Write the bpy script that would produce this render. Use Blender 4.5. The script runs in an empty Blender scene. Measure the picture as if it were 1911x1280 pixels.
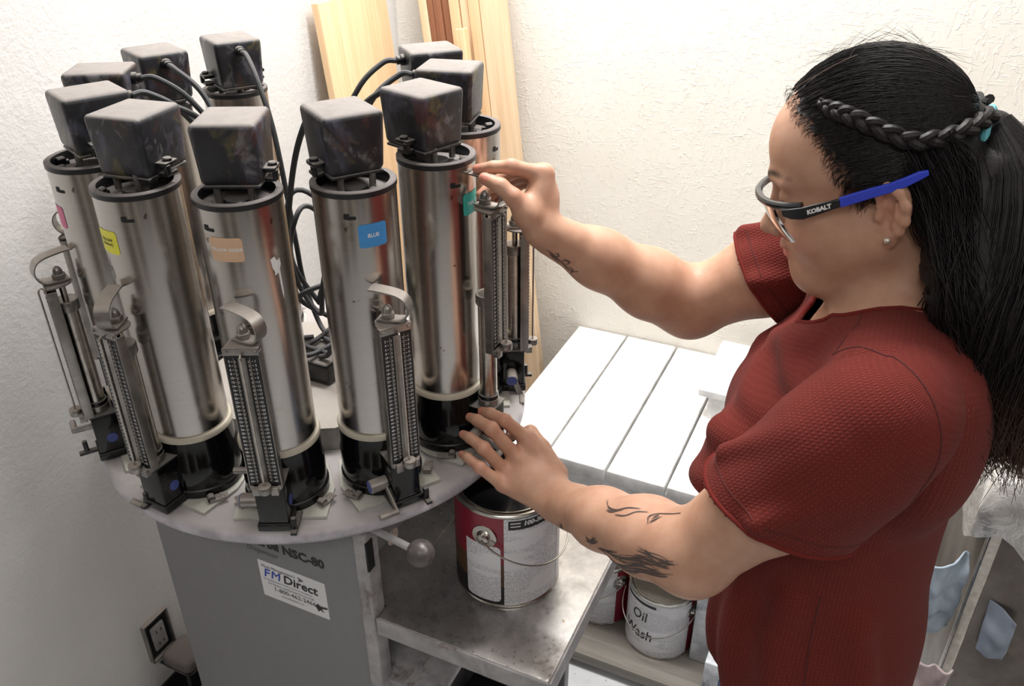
import bpy, math, random
import numpy as np
from mathutils import Vector, Matrix, noise as mnoise
random.seed(7); RNG = np.random.default_rng(7)
S = bpy.context.scene
COL = S.collection
ZD = 0.95                      # height of the turntable top above the floor
PI = math.pi

# ------------------------------------------------------------------ camera
cd = bpy.data.cameras.new('camera'); cam = bpy.data.objects.new('camera', cd); COL.objects.link(cam)
cd.sensor_width = 36.0; cd.lens = 1597.73 / 1911 * 36.0; cd.clip_start = 0.02
AZ, PITCH, ROLL = math.radians(24.94), math.radians(30.51), math.radians(-0.17)
fw = Vector((-math.sin(AZ)*math.cos(PITCH), math.cos(AZ)*math.cos(PITCH), -math.sin(PITCH)))
rt = Vector((math.cos(AZ), math.sin(AZ), 0)); up = rt.cross(fw)
rt, up = rt*math.cos(ROLL)+up*math.sin(ROLL), up*math.cos(ROLL)-rt*math.sin(ROLL)
M = Matrix.Identity(4)
for k in range(3):
    M[k][0], M[k][1], M[k][2] = rt[k], up[k], -fw[k]
M.translation = Vector((0.8086, -0.9628, 0.8074+ZD)); cam.matrix_world = M
S.camera = cam
# ------------------------------------------------------------------ world, lights, exposure
w = bpy.data.worlds.new('world'); S.world = w; w.use_nodes = True
w.node_tree.nodes['Background'].inputs[0].default_value = (0.75, 0.78, 0.82, 1)
w.node_tree.nodes['Background'].inputs[1].default_value = 0.5
def area(name, loc, rot, sx, sy, power, col=(1, .985, .965)):
    l = bpy.data.lights.new(name, 'AREA'); l.shape = 'RECTANGLE'; l.size = sx; l.size_y = sy; l.energy = power; l.color = col
    o = bpy.data.objects.new(name, l); COL.objects.link(o); o.location = loc; o.rotation_euler = rot
    return o
CEIL = 2.75
LAMPS = [(0.25, 0.45, 1.2, 0.30, 28), (1.1, -1.7, 1.2, 0.30, 8), (2.4, -0.6, 0.30, 1.2, 6)]
for (x, y, sx, sy, pw) in LAMPS:
    area('ceiling_lamp_light', (x, y, CEIL-0.075), (0, 0, 0), sx, sy, pw)
S.view_settings.view_transform = 'Standard'
try: S.view_settings.look = 'None'
except Exception: pass
S.view_settings.gamma = 1.0; S.view_settings.exposure = 0.95
S.view_settings.use_curve_mapping = False

# ------------------------------------------------------------------ helpers: objects
def tag(o, label=None, cat=None, group=None, kind=None):
    if label: o['label'] = label
    if cat: o['category'] = cat
    if group: o['group'] = group
    if kind: o['kind'] = kind
    return o
def empty(name, loc=(0, 0, 0), rz=0.0):
    o = bpy.data.objects.new(name, None); COL.objects.link(o); o.location = loc; o.rotation_euler = (0, 0, rz)
    o.empty_display_size = 0.05
    return o
def link(name, me, mats, parent=None, loc=None, rot=None):
    o = bpy.data.objects.new(name, me); COL.objects.link(o)
    if mats is not None and len(me.materials) == 0:
        for m in (mats if isinstance(mats, (list, tuple)) else [mats]): me.materials.append(m)
    if parent: o.parent = parent
    if loc is not None: o.location = loc
    if rot is not None: o.rotation_euler = rot
    return o
def copy_tree(o, parent=None):
    c = o.copy(); COL.objects.link(c); c.parent = parent
    for ch in list(o.children): copy_tree(ch, c)
    return c

class MB:
    """collects shapes into one mesh"""
    def __init__(s): s.v = []; s.f = []; s.sm = []; s.mi = []
    def add(s, v, f, smooth=False, mi=0, M=None):
        b = len(s.v)
        if M is not None: v = [tuple(M @ Vector(p)) for p in v]
        s.v += [tuple(p) for p in v]; s.f += [tuple(i+b for i in q) for q in f]
        s.sm += [smooth]*len(f); s.mi += [mi]*len(f)
        return s
    def box(s, c, d, bev=0.0, M=None, mi=0, taper=1.0):
        hx, hy, hz = d[0]/2, d[1]/2, d[2]/2
        b = min(bev, hx*.98, hy*.98, hz*.98)
        if b <= 0:
            v = [(c[0]+sx*hx*(taper if sz < 0 else 1), c[1]+sy*hy*(taper if sz < 0 else 1), c[2]+sz*hz) for sx in (-1, 1) for sy in (-1, 1) for sz in (-1, 1)]
            f = [(0,1,3,2),(4,6,7,5),(0,4,5,1),(2,3,7,6),(0,2,6,4),(1,5,7,3)]
            return s.add(v, f, False, mi, M)
        # stacked rounded rectangles
        n = 3; rings = []
        for k in range(n+1):
            a = PI/2*k/n; rings.append((-hz+b*(1-math.sin(a+0)), b*math.cos(a)))
        prof = [(-hz+b-b*math.cos(PI/2*k/n), b-b*math.sin(PI/2*k/n)) for k in range(n+1)]
        prof = prof + [(-z, i) for z, i in reversed(prof)]
        v = []; f = []; cs = []
        for sx, sy, a0 in ((1, 1, 0), (-1, 1, PI/2), (-1, -1, PI), (1, -1, 1.5*PI)):
            for k in range(n+1): cs.append((sx, sy, a0+PI/2*k/n))
        m = len(cs)
        for z, ins in prof:
            t = taper+(1-taper)*((z+hz)/(2*hz))
            for sx, sy, a in cs:
                v.append((c[0]+(sx*(hx-b)+(b-ins)*math.cos(a))*t, c[1]+(sy*(hy-b)+(b-ins)*math.sin(a))*t, c[2]+z))
        for r in range(len(prof)-1):
            for k in range(m): f.append((r*m+k, r*m+(k+1) % m, (r+1)*m+(k+1) % m, (r+1)*m+k))
        f.append(tuple(reversed(range(m)))); f.append(tuple((len(prof)-1)*m+k for k in range(m)))
        return s.add(v, f, True, mi, M)
    def lathe(s, prof, n=48, c=(0, 0, 0), M=None, mi=0, smooth=True, a0=0.0, a1=2*PI):
        """prof: list of (r,z); closed around unless arc"""
        full = abs(a1-a0-2*PI) < 1e-6; m = n if full else n+1
        v = []; f = []
        for r, z in prof:
            for k in range(m):
                a = a0+(a1-a0)*k/n; v.append((c[0]+r*math.cos(a), c[1]+r*math.sin(a), c[2]+z))
        for i in range(len(prof)-1):
            for k in range(n):
                k2 = (k+1) % m if full else k+1
                f.append((i*m+k, i*m+k2, (i+1)*m+k2, (i+1)*m+k))
        return s.add(v, f, smooth, mi, M)
    def cyl(s, p, q, r, n=20, r2=None, caps=True, mi=0, bev=0.0):
        p, q = Vector(p), Vector(q); d = q-p; L = d.length
        M = Matrix.Translation(p) @ d.to_track_quat('Z', 'Y').to_matrix().to_4x4()
        r2 = r if r2 is None else r2
        prof = []
        if caps: prof.append((1e-5, 0))
        if bev: prof += [(r-bev, 0), (r, bev), (r2, L-bev), (r2-bev, L)]
        else: prof += [(r, 0), (r, 0), (r2, L), (r2, L)]
        if caps: prof.append((1e-5, L))
        return s.lathe(prof, n, M=M, mi=mi)
    def tube(s, pts, r, n=8, mi=0, caps=True, flat=1.0, closed=False):
        pts = [Vector(p) for p in pts]; v = []; f = []; N = len(pts); prev = None
        for i, p in enumerate(pts):
            if closed: t = pts[(i+1) % N]-pts[i-1]
            else: t = pts[min(i+1, N-1)]-pts[max(i-1, 0)]
            t.normalize()
            if prev is None:
                a = Vector((0, 0, 1)) if abs(t.z) < .9 else Vector((1, 0, 0))
                x = (a-t*a.dot(t)).normalized()
            else: x = (prev-t*prev.dot(t)).normalized()
            prev = x; y = t.cross(x); rr = r[i] if isinstance(r, (list, tuple)) else r
            for k in range(n):
                a = 2*PI*k/n; v.append(tuple(p+x*(rr*math.cos(a)*flat)+y*(rr*math.sin(a))))
        for i in range(N if closed else N-1):
            for k in range(n):
                j = (i+1) % N
                f.append((i*n+k, i*n+(k+1) % n, j*n+(k+1) % n, j*n+k))
        if caps and not closed: f.append(tuple(reversed(range(n)))); f.append(tuple((N-1)*n+k for k in range(n)))
        return s.add(v, f, True, mi)
    def sphere(s, c, r, n=20, m=12, mi=0, sc=(1, 1, 1), z0=-1.0):
        v = []; f = []
        for i in range(m+1):
            a = -PI/2+PI*i/m
            for k in range(n):
                b = 2*PI*k/n
                v.append((c[0]+sc[0]*r*max(1e-4, math.cos(a))*math.cos(b), c[1]+sc[1]*r*max(1e-4, math.cos(a))*math.sin(b), c[2]+sc[2]*r*math.sin(a)))
        for i in range(m):
            for k in range(n): f.append((i*n+k, i*n+(k+1) % n, (i+1)*n+(k+1) % n, (i+1)*n+k))
        return s.add(v, f, True, mi)
    def prism(s, poly, z0, z1, M=None, mi=0, smooth=False):
        n = len(poly); v = [(x, y, z0) for x, y in poly]+[(x, y, z1) for x, y in poly]
        f = [tuple(reversed(range(n))), tuple(range(n, 2*n))]+[(k, (k+1) % n, n+(k+1) % n, n+k) for k in range(n)]
        return s.add(v, f, smooth, mi, M)
    def strip(s, pts, w, t, mi=0):
        """flat strap: pts = [(center, widthvec, normalvec)]"""
        v = []; f = []
        for c, wd, nm in pts:
            c, wd, nm = Vector(c), Vector(wd)*w/2, Vector(nm)*t/2
            v += [tuple(c-wd-nm), tuple(c+wd-nm), tuple(c+wd+nm), tuple(c-wd+nm)]
        for i in range(len(pts)-1):
            for k in range(4): f.append((i*4+k, i*4+(k+1) % 4, i*4+4+(k+1) % 4, i*4+4+k))
        f.append((3, 2, 1, 0)); b = 4*(len(pts)-1); f.append((b, b+1, b+2, b+3))
        return s.add(v, f, True, mi)
    def mesh(s, name, auto=35):
        me = bpy.data.meshes.new(name); me.from_pydata(s.v, [], s.f)
        me.polygons.foreach_set('use_smooth', s.sm); me.polygons.foreach_set('material_index', s.mi)
        me.update()
        if any(s.sm) and auto:
            try: me.set_sharp_from_angle(angle=math.radians(auto))
            except Exception: pass
        return me
    def build(s, name, mats, parent=None, loc=None, rot=None, auto=35):
        return link(name, s.mesh(name, auto), mats, parent, loc, rot)

def catmull(pts, n=8):
    P = [Vector(p) for p in pts]; P = [P[0]*2-P[1]]+P+[P[-1]*2-P[-2]]; out = []
    for i in range(1, len(P)-2):
        a, b, c, d = P[i-1:i+3]
        for k in range(n):
            t = k/n
            out.append(.5*((2*b)+(c-a)*t+(2*a-5*b+4*c-d)*t*t+(3*b-a-3*c+d)*t**3))
    out.append(P[-2]); return out

def text_mesh(txt, size, bold=0.0, shear=0.0, align='CENTER', spacing=1.0):
    """flat lettering in the xy plane -> (verts, faces)"""
    c = bpy.data.curves.new('lettering', 'FONT'); c.body = txt; c.size = size; c.offset = bold; c.shear = shear
    c.align_x = align; c.align_y = 'CENTER'; c.space_character = spacing; c.resolution_u = 2; c.fill_mode = 'FRONT'
    o = bpy.data.objects.new('lettering', c); COL.objects.link(o)
    bpy.context.view_layer.update()
    me = bpy.data.meshes.new_from_object(o.evaluated_get(bpy.context.evaluated_depsgraph_get()))
    v = [tuple(p.co) for p in me.vertices]; f = [tuple(p.vertices) for p in me.polygons]
    bpy.data.objects.remove(o); bpy.data.curves.remove(c); bpy.data.meshes.remove(me)
    return v, f

# ------------------------------------------------------------------ helpers: materials
def srgb(r, g, b):
    f = lambda c: (c/255/12.92) if c/255 <= .04045 else ((c/255+.055)/1.055)**2.4
    return (f(r), f(g), f(b), 1.0)
class NT:
    def __init__(s, name):
        s.m = bpy.data.materials.new(name); s.m.use_nodes = True; s.t = s.m.node_tree; s.N = s.t.nodes; s.L = s.t.links
        s.p = s.N['Principled BSDF']; s.tc = s.N.new('ShaderNodeTexCoord')
    def set(s, **k):
        for a, b in k.items():
            nm = {'rough': 'Roughness', 'metal': 'Metallic', 'col': 'Base Color', 'spec': 'Specular IOR Level', 'aniso': 'Anisotropic', 'trans': 'Transmission Weight', 'ior': 'IOR', 'coat': 'Coat Weight', 'sss': 'Subsurface Weight', 'sheen': 'Sheen Weight', 'alpha': 'Alpha'}[a]
            if hasattr(b, 'links'): s.L.new(b, s.p.inputs[nm])
            else: s.p.inputs[nm].default_value = b
        return s
    def node(s, t, **k):
        n = s.N.new(t)
        for a, b in k.items(): setattr(n, a, b)
        return n
    def inp(s, n, i, v):
        if hasattr(v, 'links'): s.L.new(v, n.inputs[i])
        else: n.inputs[i].default_value = v
    def mapping(s, scale=(1, 1, 1), src='Object', rot=(0, 0, 0)):
        n = s.node('ShaderNodeMapping'); s.L.new(s.tc.outputs[src] if isinstance(src, str) else src, n.inputs[0])
        n.inputs['Scale'].default_value = scale; n.inputs['Rotation'].default_value = rot; return n.outputs[0]
    def noise(s, scale=5, detail=4, rough=.55, vec=None, dist=0):
        n = s.node('ShaderNodeTexNoise'); n.inputs['Scale'].default_value = scale; n.inputs['Detail'].default_value = detail
        n.inputs['Roughness'].default_value = rough; n.inputs['Distortion'].default_value = dist
        s.L.new(vec if vec is not None else s.tc.outputs['Object'], n.inputs['Vector']); return n.outputs[0]
    def voronoi(s, scale=5, vec=None, feature='F1'):
        n = s.node('ShaderNodeTexVoronoi', feature=feature); n.inputs['Scale'].default_value = scale
        s.L.new(vec if vec is not None else s.tc.outputs['Object'], n.inputs['Vector']); return n.outputs['Distance']
    def ramp(s, fac, stops):
        n = s.node('ShaderNodeValToRGB'); s.L.new(fac, n.inputs[0]); e = n.color_ramp.elements
        while len(e) < len(stops): e.new(.5)
        for x, (p, c) in zip(e, stops): x.position = p; x.color = c if len(c) == 4 else (*c, 1)
        return n.outputs[0]
    def step(s, fac, a, b): return s.ramp(fac, [(a, (0, 0, 0)), (b, (1, 1, 1))])
    def mix(s, fac, a, b, mode='MIX'):
        n = s.node('ShaderNodeMix', data_type='RGBA', blend_type=mode)
        for i, v in ((0, fac), (6, a), (7, b)): s.inp(n, i, v)
        return n.outputs[2]
    def math(s, op, a, b=0.0):
        n = s.node('ShaderNodeMath', operation=op); s.inp(n, 0, a); s.inp(n, 1, b); return n.outputs[0]
    def maprange(s, v, a, b, c, d):
        n = s.node('ShaderNodeMapRange'); s.inp(n, 0, v)
        for i, x in enumerate((a, b, c, d)): n.inputs[i+1].default_value = x
        return n.outputs[0]
    def bump(s, h, strength=.3, dist=.001):
        n = s.node('ShaderNodeBump'); n.inputs['Strength'].default_value = strength; n.inputs['Distance'].default_value = dist
        s.L.new(h, n.inputs['Height']); s.L.new(n.outputs[0], s.p.inputs['Normal']); return s
    def attr(s, name):
        n = s.node('ShaderNodeAttribute'); n.attribute_name = name; return n
    def sep(s, vec):
        n = s.node('ShaderNodeSeparateXYZ'); s.L.new(vec, n.inputs[0]); return n.outputs
def plain(name, col, rough=.5, metal=0.0, spec=.5, var=0.0, scale=40):
    t = NT(name); t.set(rough=rough, metal=metal, spec=spec)
    if var:
        n = t.noise(scale, 4); c2 = tuple(max(0, x*(1-var)) for x in col[:3])+(1,); c1 = tuple(min(1, x*(1+var*.5)) for x in col[:3])+(1,)
        t.set(col=t.ramp(n, [(.3, c2), (.7, c1)]))
    else: t.set(col=col)
    return t.m

def m_plaster(name, col, col2, bump_scale=150, amount=.5, knife=False):
    t = NT(name); t.set(rough=.75, spec=.25)
    a = t.noise(3, 3); t.set(col=t.ramp(a, [(.3, col2), (.7, col)]))
    h = t.noise(bump_scale, 5, .6)
    if knife:
        k = t.noise(1.0, 3, .5, vec=t.mapping((70, 70, 22), rot=(0, .8, 0)), dist=1.5); k2 = t.noise(1.0, 2, .5, vec=t.mapping((26, 70, 80), rot=(0, .5, 0)), dist=2.0)
        h = t.math('ADD', t.math('MULTIPLY', h, .25), t.math('ADD', t.step(k, .55, .68), t.step(k2, .58, .68)))
    t.bump(h, amount, .004); return t.m
def m_steel():
    t = NT('brushed_steel'); t.set(metal=1.0)
    v = t.mapping((1, 1, 900)); streak = t.noise(6, 3, .6, vec=v)
    big = t.noise(14, 4); spot = t.noise(60, 2)
    c = t.ramp(streak, [(.3, srgb(178, 173, 169)), (.7, srgb(198, 194, 189))])
    c = t.mix(t.step(big, .60, .75), c, srgb(165, 152, 132)); c = t.mix(t.step(spot, .72, .76), c, srgb(120, 105, 95))
    t.set(col=c, rough=t.maprange(streak, .3, .7, .16, .24), aniso=.8)
    tan = t.node('ShaderNodeTangent', direction_type='RADIAL', axis='Z'); t.L.new(tan.outputs[0], t.p.inputs['Tangent'])
    return t.m
def m_dirty(name, base, dust, splats, rough=.45, dust_up=True, metal=0, splat_t=.64):
    """painted plastic or metal: dust lies on faces that point up, paint smears in patches"""
    t = NT(name); oi = t.node('ShaderNodeObjectInfo'); va = t.node('ShaderNodeVectorMath', operation='ADD'); t.L.new(t.tc.outputs['Object'], va.inputs[0])
    cb = t.node('ShaderNodeCombineXYZ')
    for k_, mul in enumerate((7.3, 13.7, 3.1)): t.L.new(t.math('MULTIPLY', oi.outputs['Random'], mul), cb.inputs[k_])
    t.L.new(cb.outputs[0], va.inputs[1]); OV = va.outputs[0]
    n1 = t.noise(22, 5, .6, vec=OV); n2 = t.noise(70, 3, vec=OV)
    c = t.ramp(n1, [(.35, tuple(x*.75 for x in base[:3])+(1,)), (.7, tuple(min(1, x*1.35) for x in base[:3])+(1,))])
    for k, sc in enumerate(splats):
        v = t.mapping((1, 1, .7), src=OV, rot=(k*1.3, k*.7, k*2.1))
        c = t.mix(t.math('MULTIPLY', t.step(t.noise(16+5*k, 5, .62, vec=v, dist=.6), splat_t, splat_t+.1), .75), c, sc)
    if dust_up:
        g = t.node('ShaderNodeNewGeometry'); z = t.sep(g.outputs['Normal'])[2]
        fac = t.math('MULTIPLY', t.step(z, .45, .9), t.maprange(n2, .25, .6, .80, 1.0))
        c = t.mix(fac, c, dust); t.set(rough=t.maprange(fac, 0, 1, rough, .9))
    else: t.set(rough=rough)
    t.set(col=c, metal=metal); t.bump(n2, .12, .001); return t.m
def m_wood(name, c1, c2, knots=True, axis=2, rough=.6):
    t = NT(name); sc = [60, 60, 60]; sc[axis] = 2.2
    v = t.mapping(tuple(sc)); g = t.noise(1.0, 5, .6, vec=v, dist=.8); big = t.noise(4, 2)
    c = t.ramp(g, [(.3, c2), (.65, c1)]); c = t.mix(t.math('MULTIPLY', t.step(big, .5, .8), .35), c, c2)
    if knots:
        sc = [9, 9, 9]; sc[axis] = 4
        kn = t.voronoi(1.0, vec=t.mapping(tuple(sc))); c = t.mix(t.ramp(kn, [(.06, (1, 1, 1)), (.13, (0, 0, 0))]), c, srgb(170, 110, 60))
    t.set(col=c, rough=rough); t.bump(g, .15, .001); return t.m
MT = {}
MT['wall_l'] = m_plaster('left_wall_plaster', srgb(226, 224, 222), srgb(214, 212, 210), 110, .38)
MT['wall_b'] = m_plaster('knockdown_plaster', srgb(238, 234, 226), srgb(230, 225, 216), 60, .22, True)
MT['ceil'] = m_plaster('ceiling_paint', srgb(235, 234, 230), srgb(230, 228, 224), 80, .2)
t = NT('painted_concrete'); n = t.noise(8, 5); n2 = t.noise(70, 3)
t.set(col=t.mix(t.step(n2, .66, .72), t.ramp(n, [(.3, srgb(196, 197, 198)), (.7, srgb(222, 224, 226))]), srgb(150, 145, 138)), rough=.35); t.bump(n, .05, .002); MT['floor'] = t.m
MT['steel'] = m_steel()
MT['steel_plain'] = plain('worn_nickel', srgb(196, 190, 182), .28, 1.0, var=.25, scale=90)
MT['zinc'] = m_dirty('dusty_zinc', srgb(150, 146, 142), srgb(178, 170, 163), [srgb(190, 186, 182)], .32, True, .85)
MT['cap'] = m_dirty('paint_smeared_black_plastic', srgb(36, 36, 40), srgb(132, 126, 122), [srgb(80, 79, 96), srgb(84, 50, 44), srgb(96, 88, 58), srgb(122, 120, 122), srgb(62, 62, 70)], .40, True, 0, .562)
MT['black'] = m_dirty('black_plastic', srgb(20, 20, 22), srgb(120, 115, 110), [srgb(70, 68, 66)], .28, True, 0, .70)
MT['gloss_black'] = m_dirty('gloss_black_base', srgb(10, 10, 11), srgb(40, 38, 38), [srgb(110, 108, 106)], .12, True, 0, .74)
MT['rubber'] = m_dirty('grey_black_cable', srgb(40, 42, 44), srgb(92, 90, 92), [], .5)
MT['ring'] = plain('clear_plastic_ring', srgb(196, 188, 172), .3, 0, .5, .1)
MT['disc'] = m_dirty('grey_lilac_enamel', srgb(180, 176, 183), srgb(170, 164, 162), [srgb(156, 138, 138), srgb(128, 84, 84), srgb(160, 152, 146), srgb(200, 196, 202)], .33, True, 0, .65)
MT['pad'] = m_dirty('worn_base_pad', srgb(180, 180, 172), srgb(188, 186, 176), [srgb(150, 148, 120), srgb(130, 128, 122)], .5, True, 0, .66)
MT['cab'] = plain('grey_cabinet_paint', srgb(128, 127, 130), .42, 0, .5, .05, 60)
MT['chip'] = m_dirty('chipped_grey_edge', srgb(158, 155, 156), srgb(160, 155, 150), [srgb(104, 92, 88), srgb(96, 66, 60), srgb(176, 172, 172)], .45, False, 0, .60)
t = NT('worn_stainless_shelf'); n = t.noise(9, 5, .65); n2 = t.noise(48, 4); n3 = t.noise(120, 2)
c = t.ramp(n, [(.30, srgb(140, 137, 135)), (.68, srgb(204, 201, 199))]); c = t.mix(t.step(n2, .68, .72), c, srgb(138, 118, 98))
t.set(col=c, metal=.85, rough=t.maprange(n3, .3, .7, .24, .42)); t.bump(n2, .05, .001); MT['shelf'] = t.m
MT['blue'] = plain('blue_plastic', srgb(72, 84, 150), .4, var=.2)
MT['white'] = m_dirty('white_painted_wood', srgb(240, 240, 238), srgb(238, 238, 236), [srgb(225, 224, 222), srgb(205, 203, 200)], .4, False, 0, .70)
MT['legpaint'] = m_dirty('scuffed_white_leg', srgb(214, 218, 224), srgb(205, 205, 205), [srgb(150, 160, 178), srgb(120, 126, 140)], .5, False, 0, .62)
MT['pine'] = m_wood('pale_pine', srgb(228, 202, 170), srgb(208, 176, 140))
MT['pine2'] = m_wood('warm_pine', srgb(224, 194, 156), srgb(202, 164, 122), False)
MT['ply'] = m_wood('plywood_face', srgb(230, 200, 162), srgb(214, 178, 136))
MT['brown'] = m_wood('brown_trim', srgb(150, 100, 72), srgb(112, 70, 50), False)
MT['paper'] = plain('sticker_white', srgb(222, 222, 224), .45, var=.03)
MT['ink'] = plain('black_ink', srgb(26, 26, 28), .5)
MT['ink_soft'] = plain('grey_ink', srgb(92, 92, 96), .5)
MT['ink_blue'] = plain('blue_ink', srgb(40, 70, 170), .5)
MT['ink_white'] = plain('white_ink', srgb(226, 226, 226), .5)
MT['plate'] = plain('black_scale_plate', srgb(18, 18, 20), .35, var=.2)
MT['dark'] = plain('dark_void', srgb(22, 21, 22), .7, var=.2)
# ================================================================== the room
def struct(name, mb, m, **k): return tag(mb.build(name, m, **k), kind='structure')
XL, YB = -0.45, 1.04
XR, YF = 3.2, -3.0
struct('floor', MB().box(((XL+XR)/2, (YB+YF)/2, -.05), (XR-XL+.2, YB-YF+.2, .1)), MT['floor'])
struct('wall_left', MB().box((XL-.05, (YB+YF)/2, CEIL/2), (.1, YB-YF+.2, CEIL)), MT['wall_l'])
struct('wall_back', MB().box(((XL+XR)/2, YB+.05, CEIL/2), (XR-XL+.2, .1, CEIL)), MT['wall_b'])
MT['wall_d'] = m_plaster('taupe_wall', srgb(120, 112, 106), srgb(104, 98, 92), 80, .3)
struct('wall_right', MB().box((XR+.05, (YB+YF)/2, CEIL/2), (.1, YB-YF+.2, CEIL)), MT['wall_d'])
struct('wall_front', MB().box(((XL+XR)/2, YF-.05, CEIL/2), (XR-XL+.2, .1, CEIL)), MT['wall_d'])
struct('ceiling', MB().box(((XL+XR)/2, (YB+YF)/2, CEIL+.05), (XR-XL+.2, YB-YF+.2, .1)), MT['ceil'])
for k, (x, y, sx, sy, pw) in enumerate(LAMPS):
    o = struct('trim_%d' % (k+1), MB().box((0, 0, 0), (sx+.06, sy+.06, .07), .01), MT['white'], loc=(x, y, CEIL-.035))

MT['reflection_panel'] = m_wood('dark_reflection_wood', srgb(74, 52, 40), srgb(52, 36, 28), False)
for k, (x, w_, m_) in enumerate([(-.05, .34, 'reflection_panel'), (.62, .22, 'wall_b'), (1.15, .42, 'reflection_panel'), (1.9, .30, 'wall_b'), (2.6, .5, 'reflection_panel')]):  # unseen panels added so the steel reflects dark and pale bands
    struct('reflection_panel_%d' % (k+1), MB().box((x, YF+.025, 1.05), (w_, .05, 2.1), .004), MT[m_])
for k, (y, w_, m_) in enumerate([(-2.4, .5, 'reflection_panel'), (-1.5, .3, 'wall_b'), (-.75, .45, 'reflection_panel'), (.1, .3, 'wall_b')]):  # more added panels for the steel reflections, on the right wall
    struct('reflection_panel_%d' % (k+6), MB().box((XR-.025, y, 1.05), (.05, w_, 2.1), .004), MT[m_])
# ================================================================== wood leaning in the corner
def lean_board(name, label, w, th, L, foot, lean_x, lean_y, m, group=None, rz=0.0):
    """board of length L standing on its foot, leaning sideways (lean_x, in x) and back (lean_y, in y)"""
    o = MB().box((0, 0, L/2), (w, th, L), .0025).build(name, m)
    o.location = foot; o.rotation_euler = (-lean_y, lean_x, rz, )
    tag(o, label, 'board', group); return o
# wide panel against the left wall
o = MB().box((0, 0, 1.455/2), (.019, .272, 1.455), .002).build('wood_panel', MT['ply'])
o.location = (-.275, .795, .0); o.rotation_euler = (0, -math.asin(.145/1.455), 0)
tag(o, 'wide pale plywood panel leaning against the left wall', 'board', 'boards leaning in the corner')
o = MB().box((0, 0, 1.40/2), (.012, .20, 1.40), .002).build('wood_panel', MT['ply'])
o.location = (-.314, .83, .0); o.rotation_euler = (0, -math.asin(.122/1.40), 0)
tag(o, 'thin panel half hidden behind the wide plywood panel', 'board', 'boards leaning in the corner')
LB = [  # x of right edge at z=.95+.47, width, thickness, yfoot, length, mat, label
 (-.105, .062, .030, .86, 2.10, 'pine', 'knotty pale pine board, rightmost of the leaning bundle'),
 (-.169, .029, .034, .87, 2.10, 'pine2', 'narrow pine strip directly left of the knotty pale board'),
 (-.2005, .024, .026, .85, 1.38, 'pine2', 'short pine strip whose sawn top ends below the others'),
 (-.203, .022, .030, .89, 2.10, 'pine', 'slim pale strip behind the short sawn strip'),
 (-.228, .026, .030, .88, 2.10, 'pine2', 'pale pine strip beside the brown trim pieces'),
 (-.256, .022, .030, .90, 2.05, 'brown', 'right one of the three dark brown trim strips'),
 (-.279, .020, .026, .88, 2.10, 'brown', 'middle one of the three dark brown trim strips'),
 (-.300, .018, .030, .90, 2.10, 'brown', 'left one of the three dark brown trim strips'),
 (-.320, .022, .028, .89, 2.10, 'pine', 'pale strip at the far left of the leaning bundle')]
ang = math.atan(.148)
for xr, w, th, yf, L, m, lab in LB:
    foot = (xr+.148*1.42-w/2, yf, .004)
    ln = math.asin((1.04-th/2-.004-yf)/L) if L > 1.9 else .06
    lean_board('leaning_board', lab, w, th, L, foot, -ang, ln, MT[m], 'boards leaning in the corner')

# ================================================================== white bench
BZ = ZD-.382
bench = empty('bench', (.37, .75, 0)); tag(bench, 'white painted plank bench standing against the back wall', 'bench')
bx = [(.090, .229), (.235, .370), (.376, .505), (.511, .620)]
for k, (a, b) in enumerate(bx):
    MB().box(((a+b)/2-.37, .745-.75, BZ-.0175+.001*(k % 2)), (b-a, 1.035-.455, .035), .003).build('plank', MT['white'], bench)
MB().box((.355-.37, .485-.75, BZ-.035-.045), (.50, .02, .088), .003).build('front_rail', MT['white'], bench)
MB().box((.355-.37, 1.0-.75, BZ-.035-.045), (.50, .02, .088), .003).build('back_rail', MT['white'], bench)
for x in (.13, .63):
    for y in (.51, .985):
        MB().box((x-.37, y-.75, (BZ-.036+.05)/2), (.05, .06, BZ-.036-.05), .003).build('leg', MT['legpaint'], bench)
MB().box((.675-.37, .44-.75, .095), (.045, .06, .09), .003).build('foot_block', MT['legpaint'], bench)
MT['greyboard'] = m_wood('shade_grey_board', srgb(136, 130, 122), srgb(112, 106, 98), False, axis=0)  # lower planks; their grey-brown also stands in for shade under the bench
for y0, y1 in ((.385, .585), (.590, .79), (.795, 1.0)): MB().box((.40-.37, (y0+y1)/2-.75, .035), (.56, y1-y0, .03), .002).build('lower_plank', MT['greyboard'], bench)
# white step box standing on the bench
st = empty('step_box', (.62, .86, BZ+.001)); tag(st, 'small white wooden step box on the right end of the bench', 'box')
MB().box((.03, 0, .069), (.30, .25, .018), .002).build('top_board', MT['white'], st)
for y in (-.11, .11): MB().box((.035, y, .03), (.26, .018, .06), .002).build('side_board', MT['white'], st)
for x in (-.09, .16): MB().box((x, 0, .03), (.018, .20, .06), .002).build('end_board', MT['white'], st)
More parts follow.
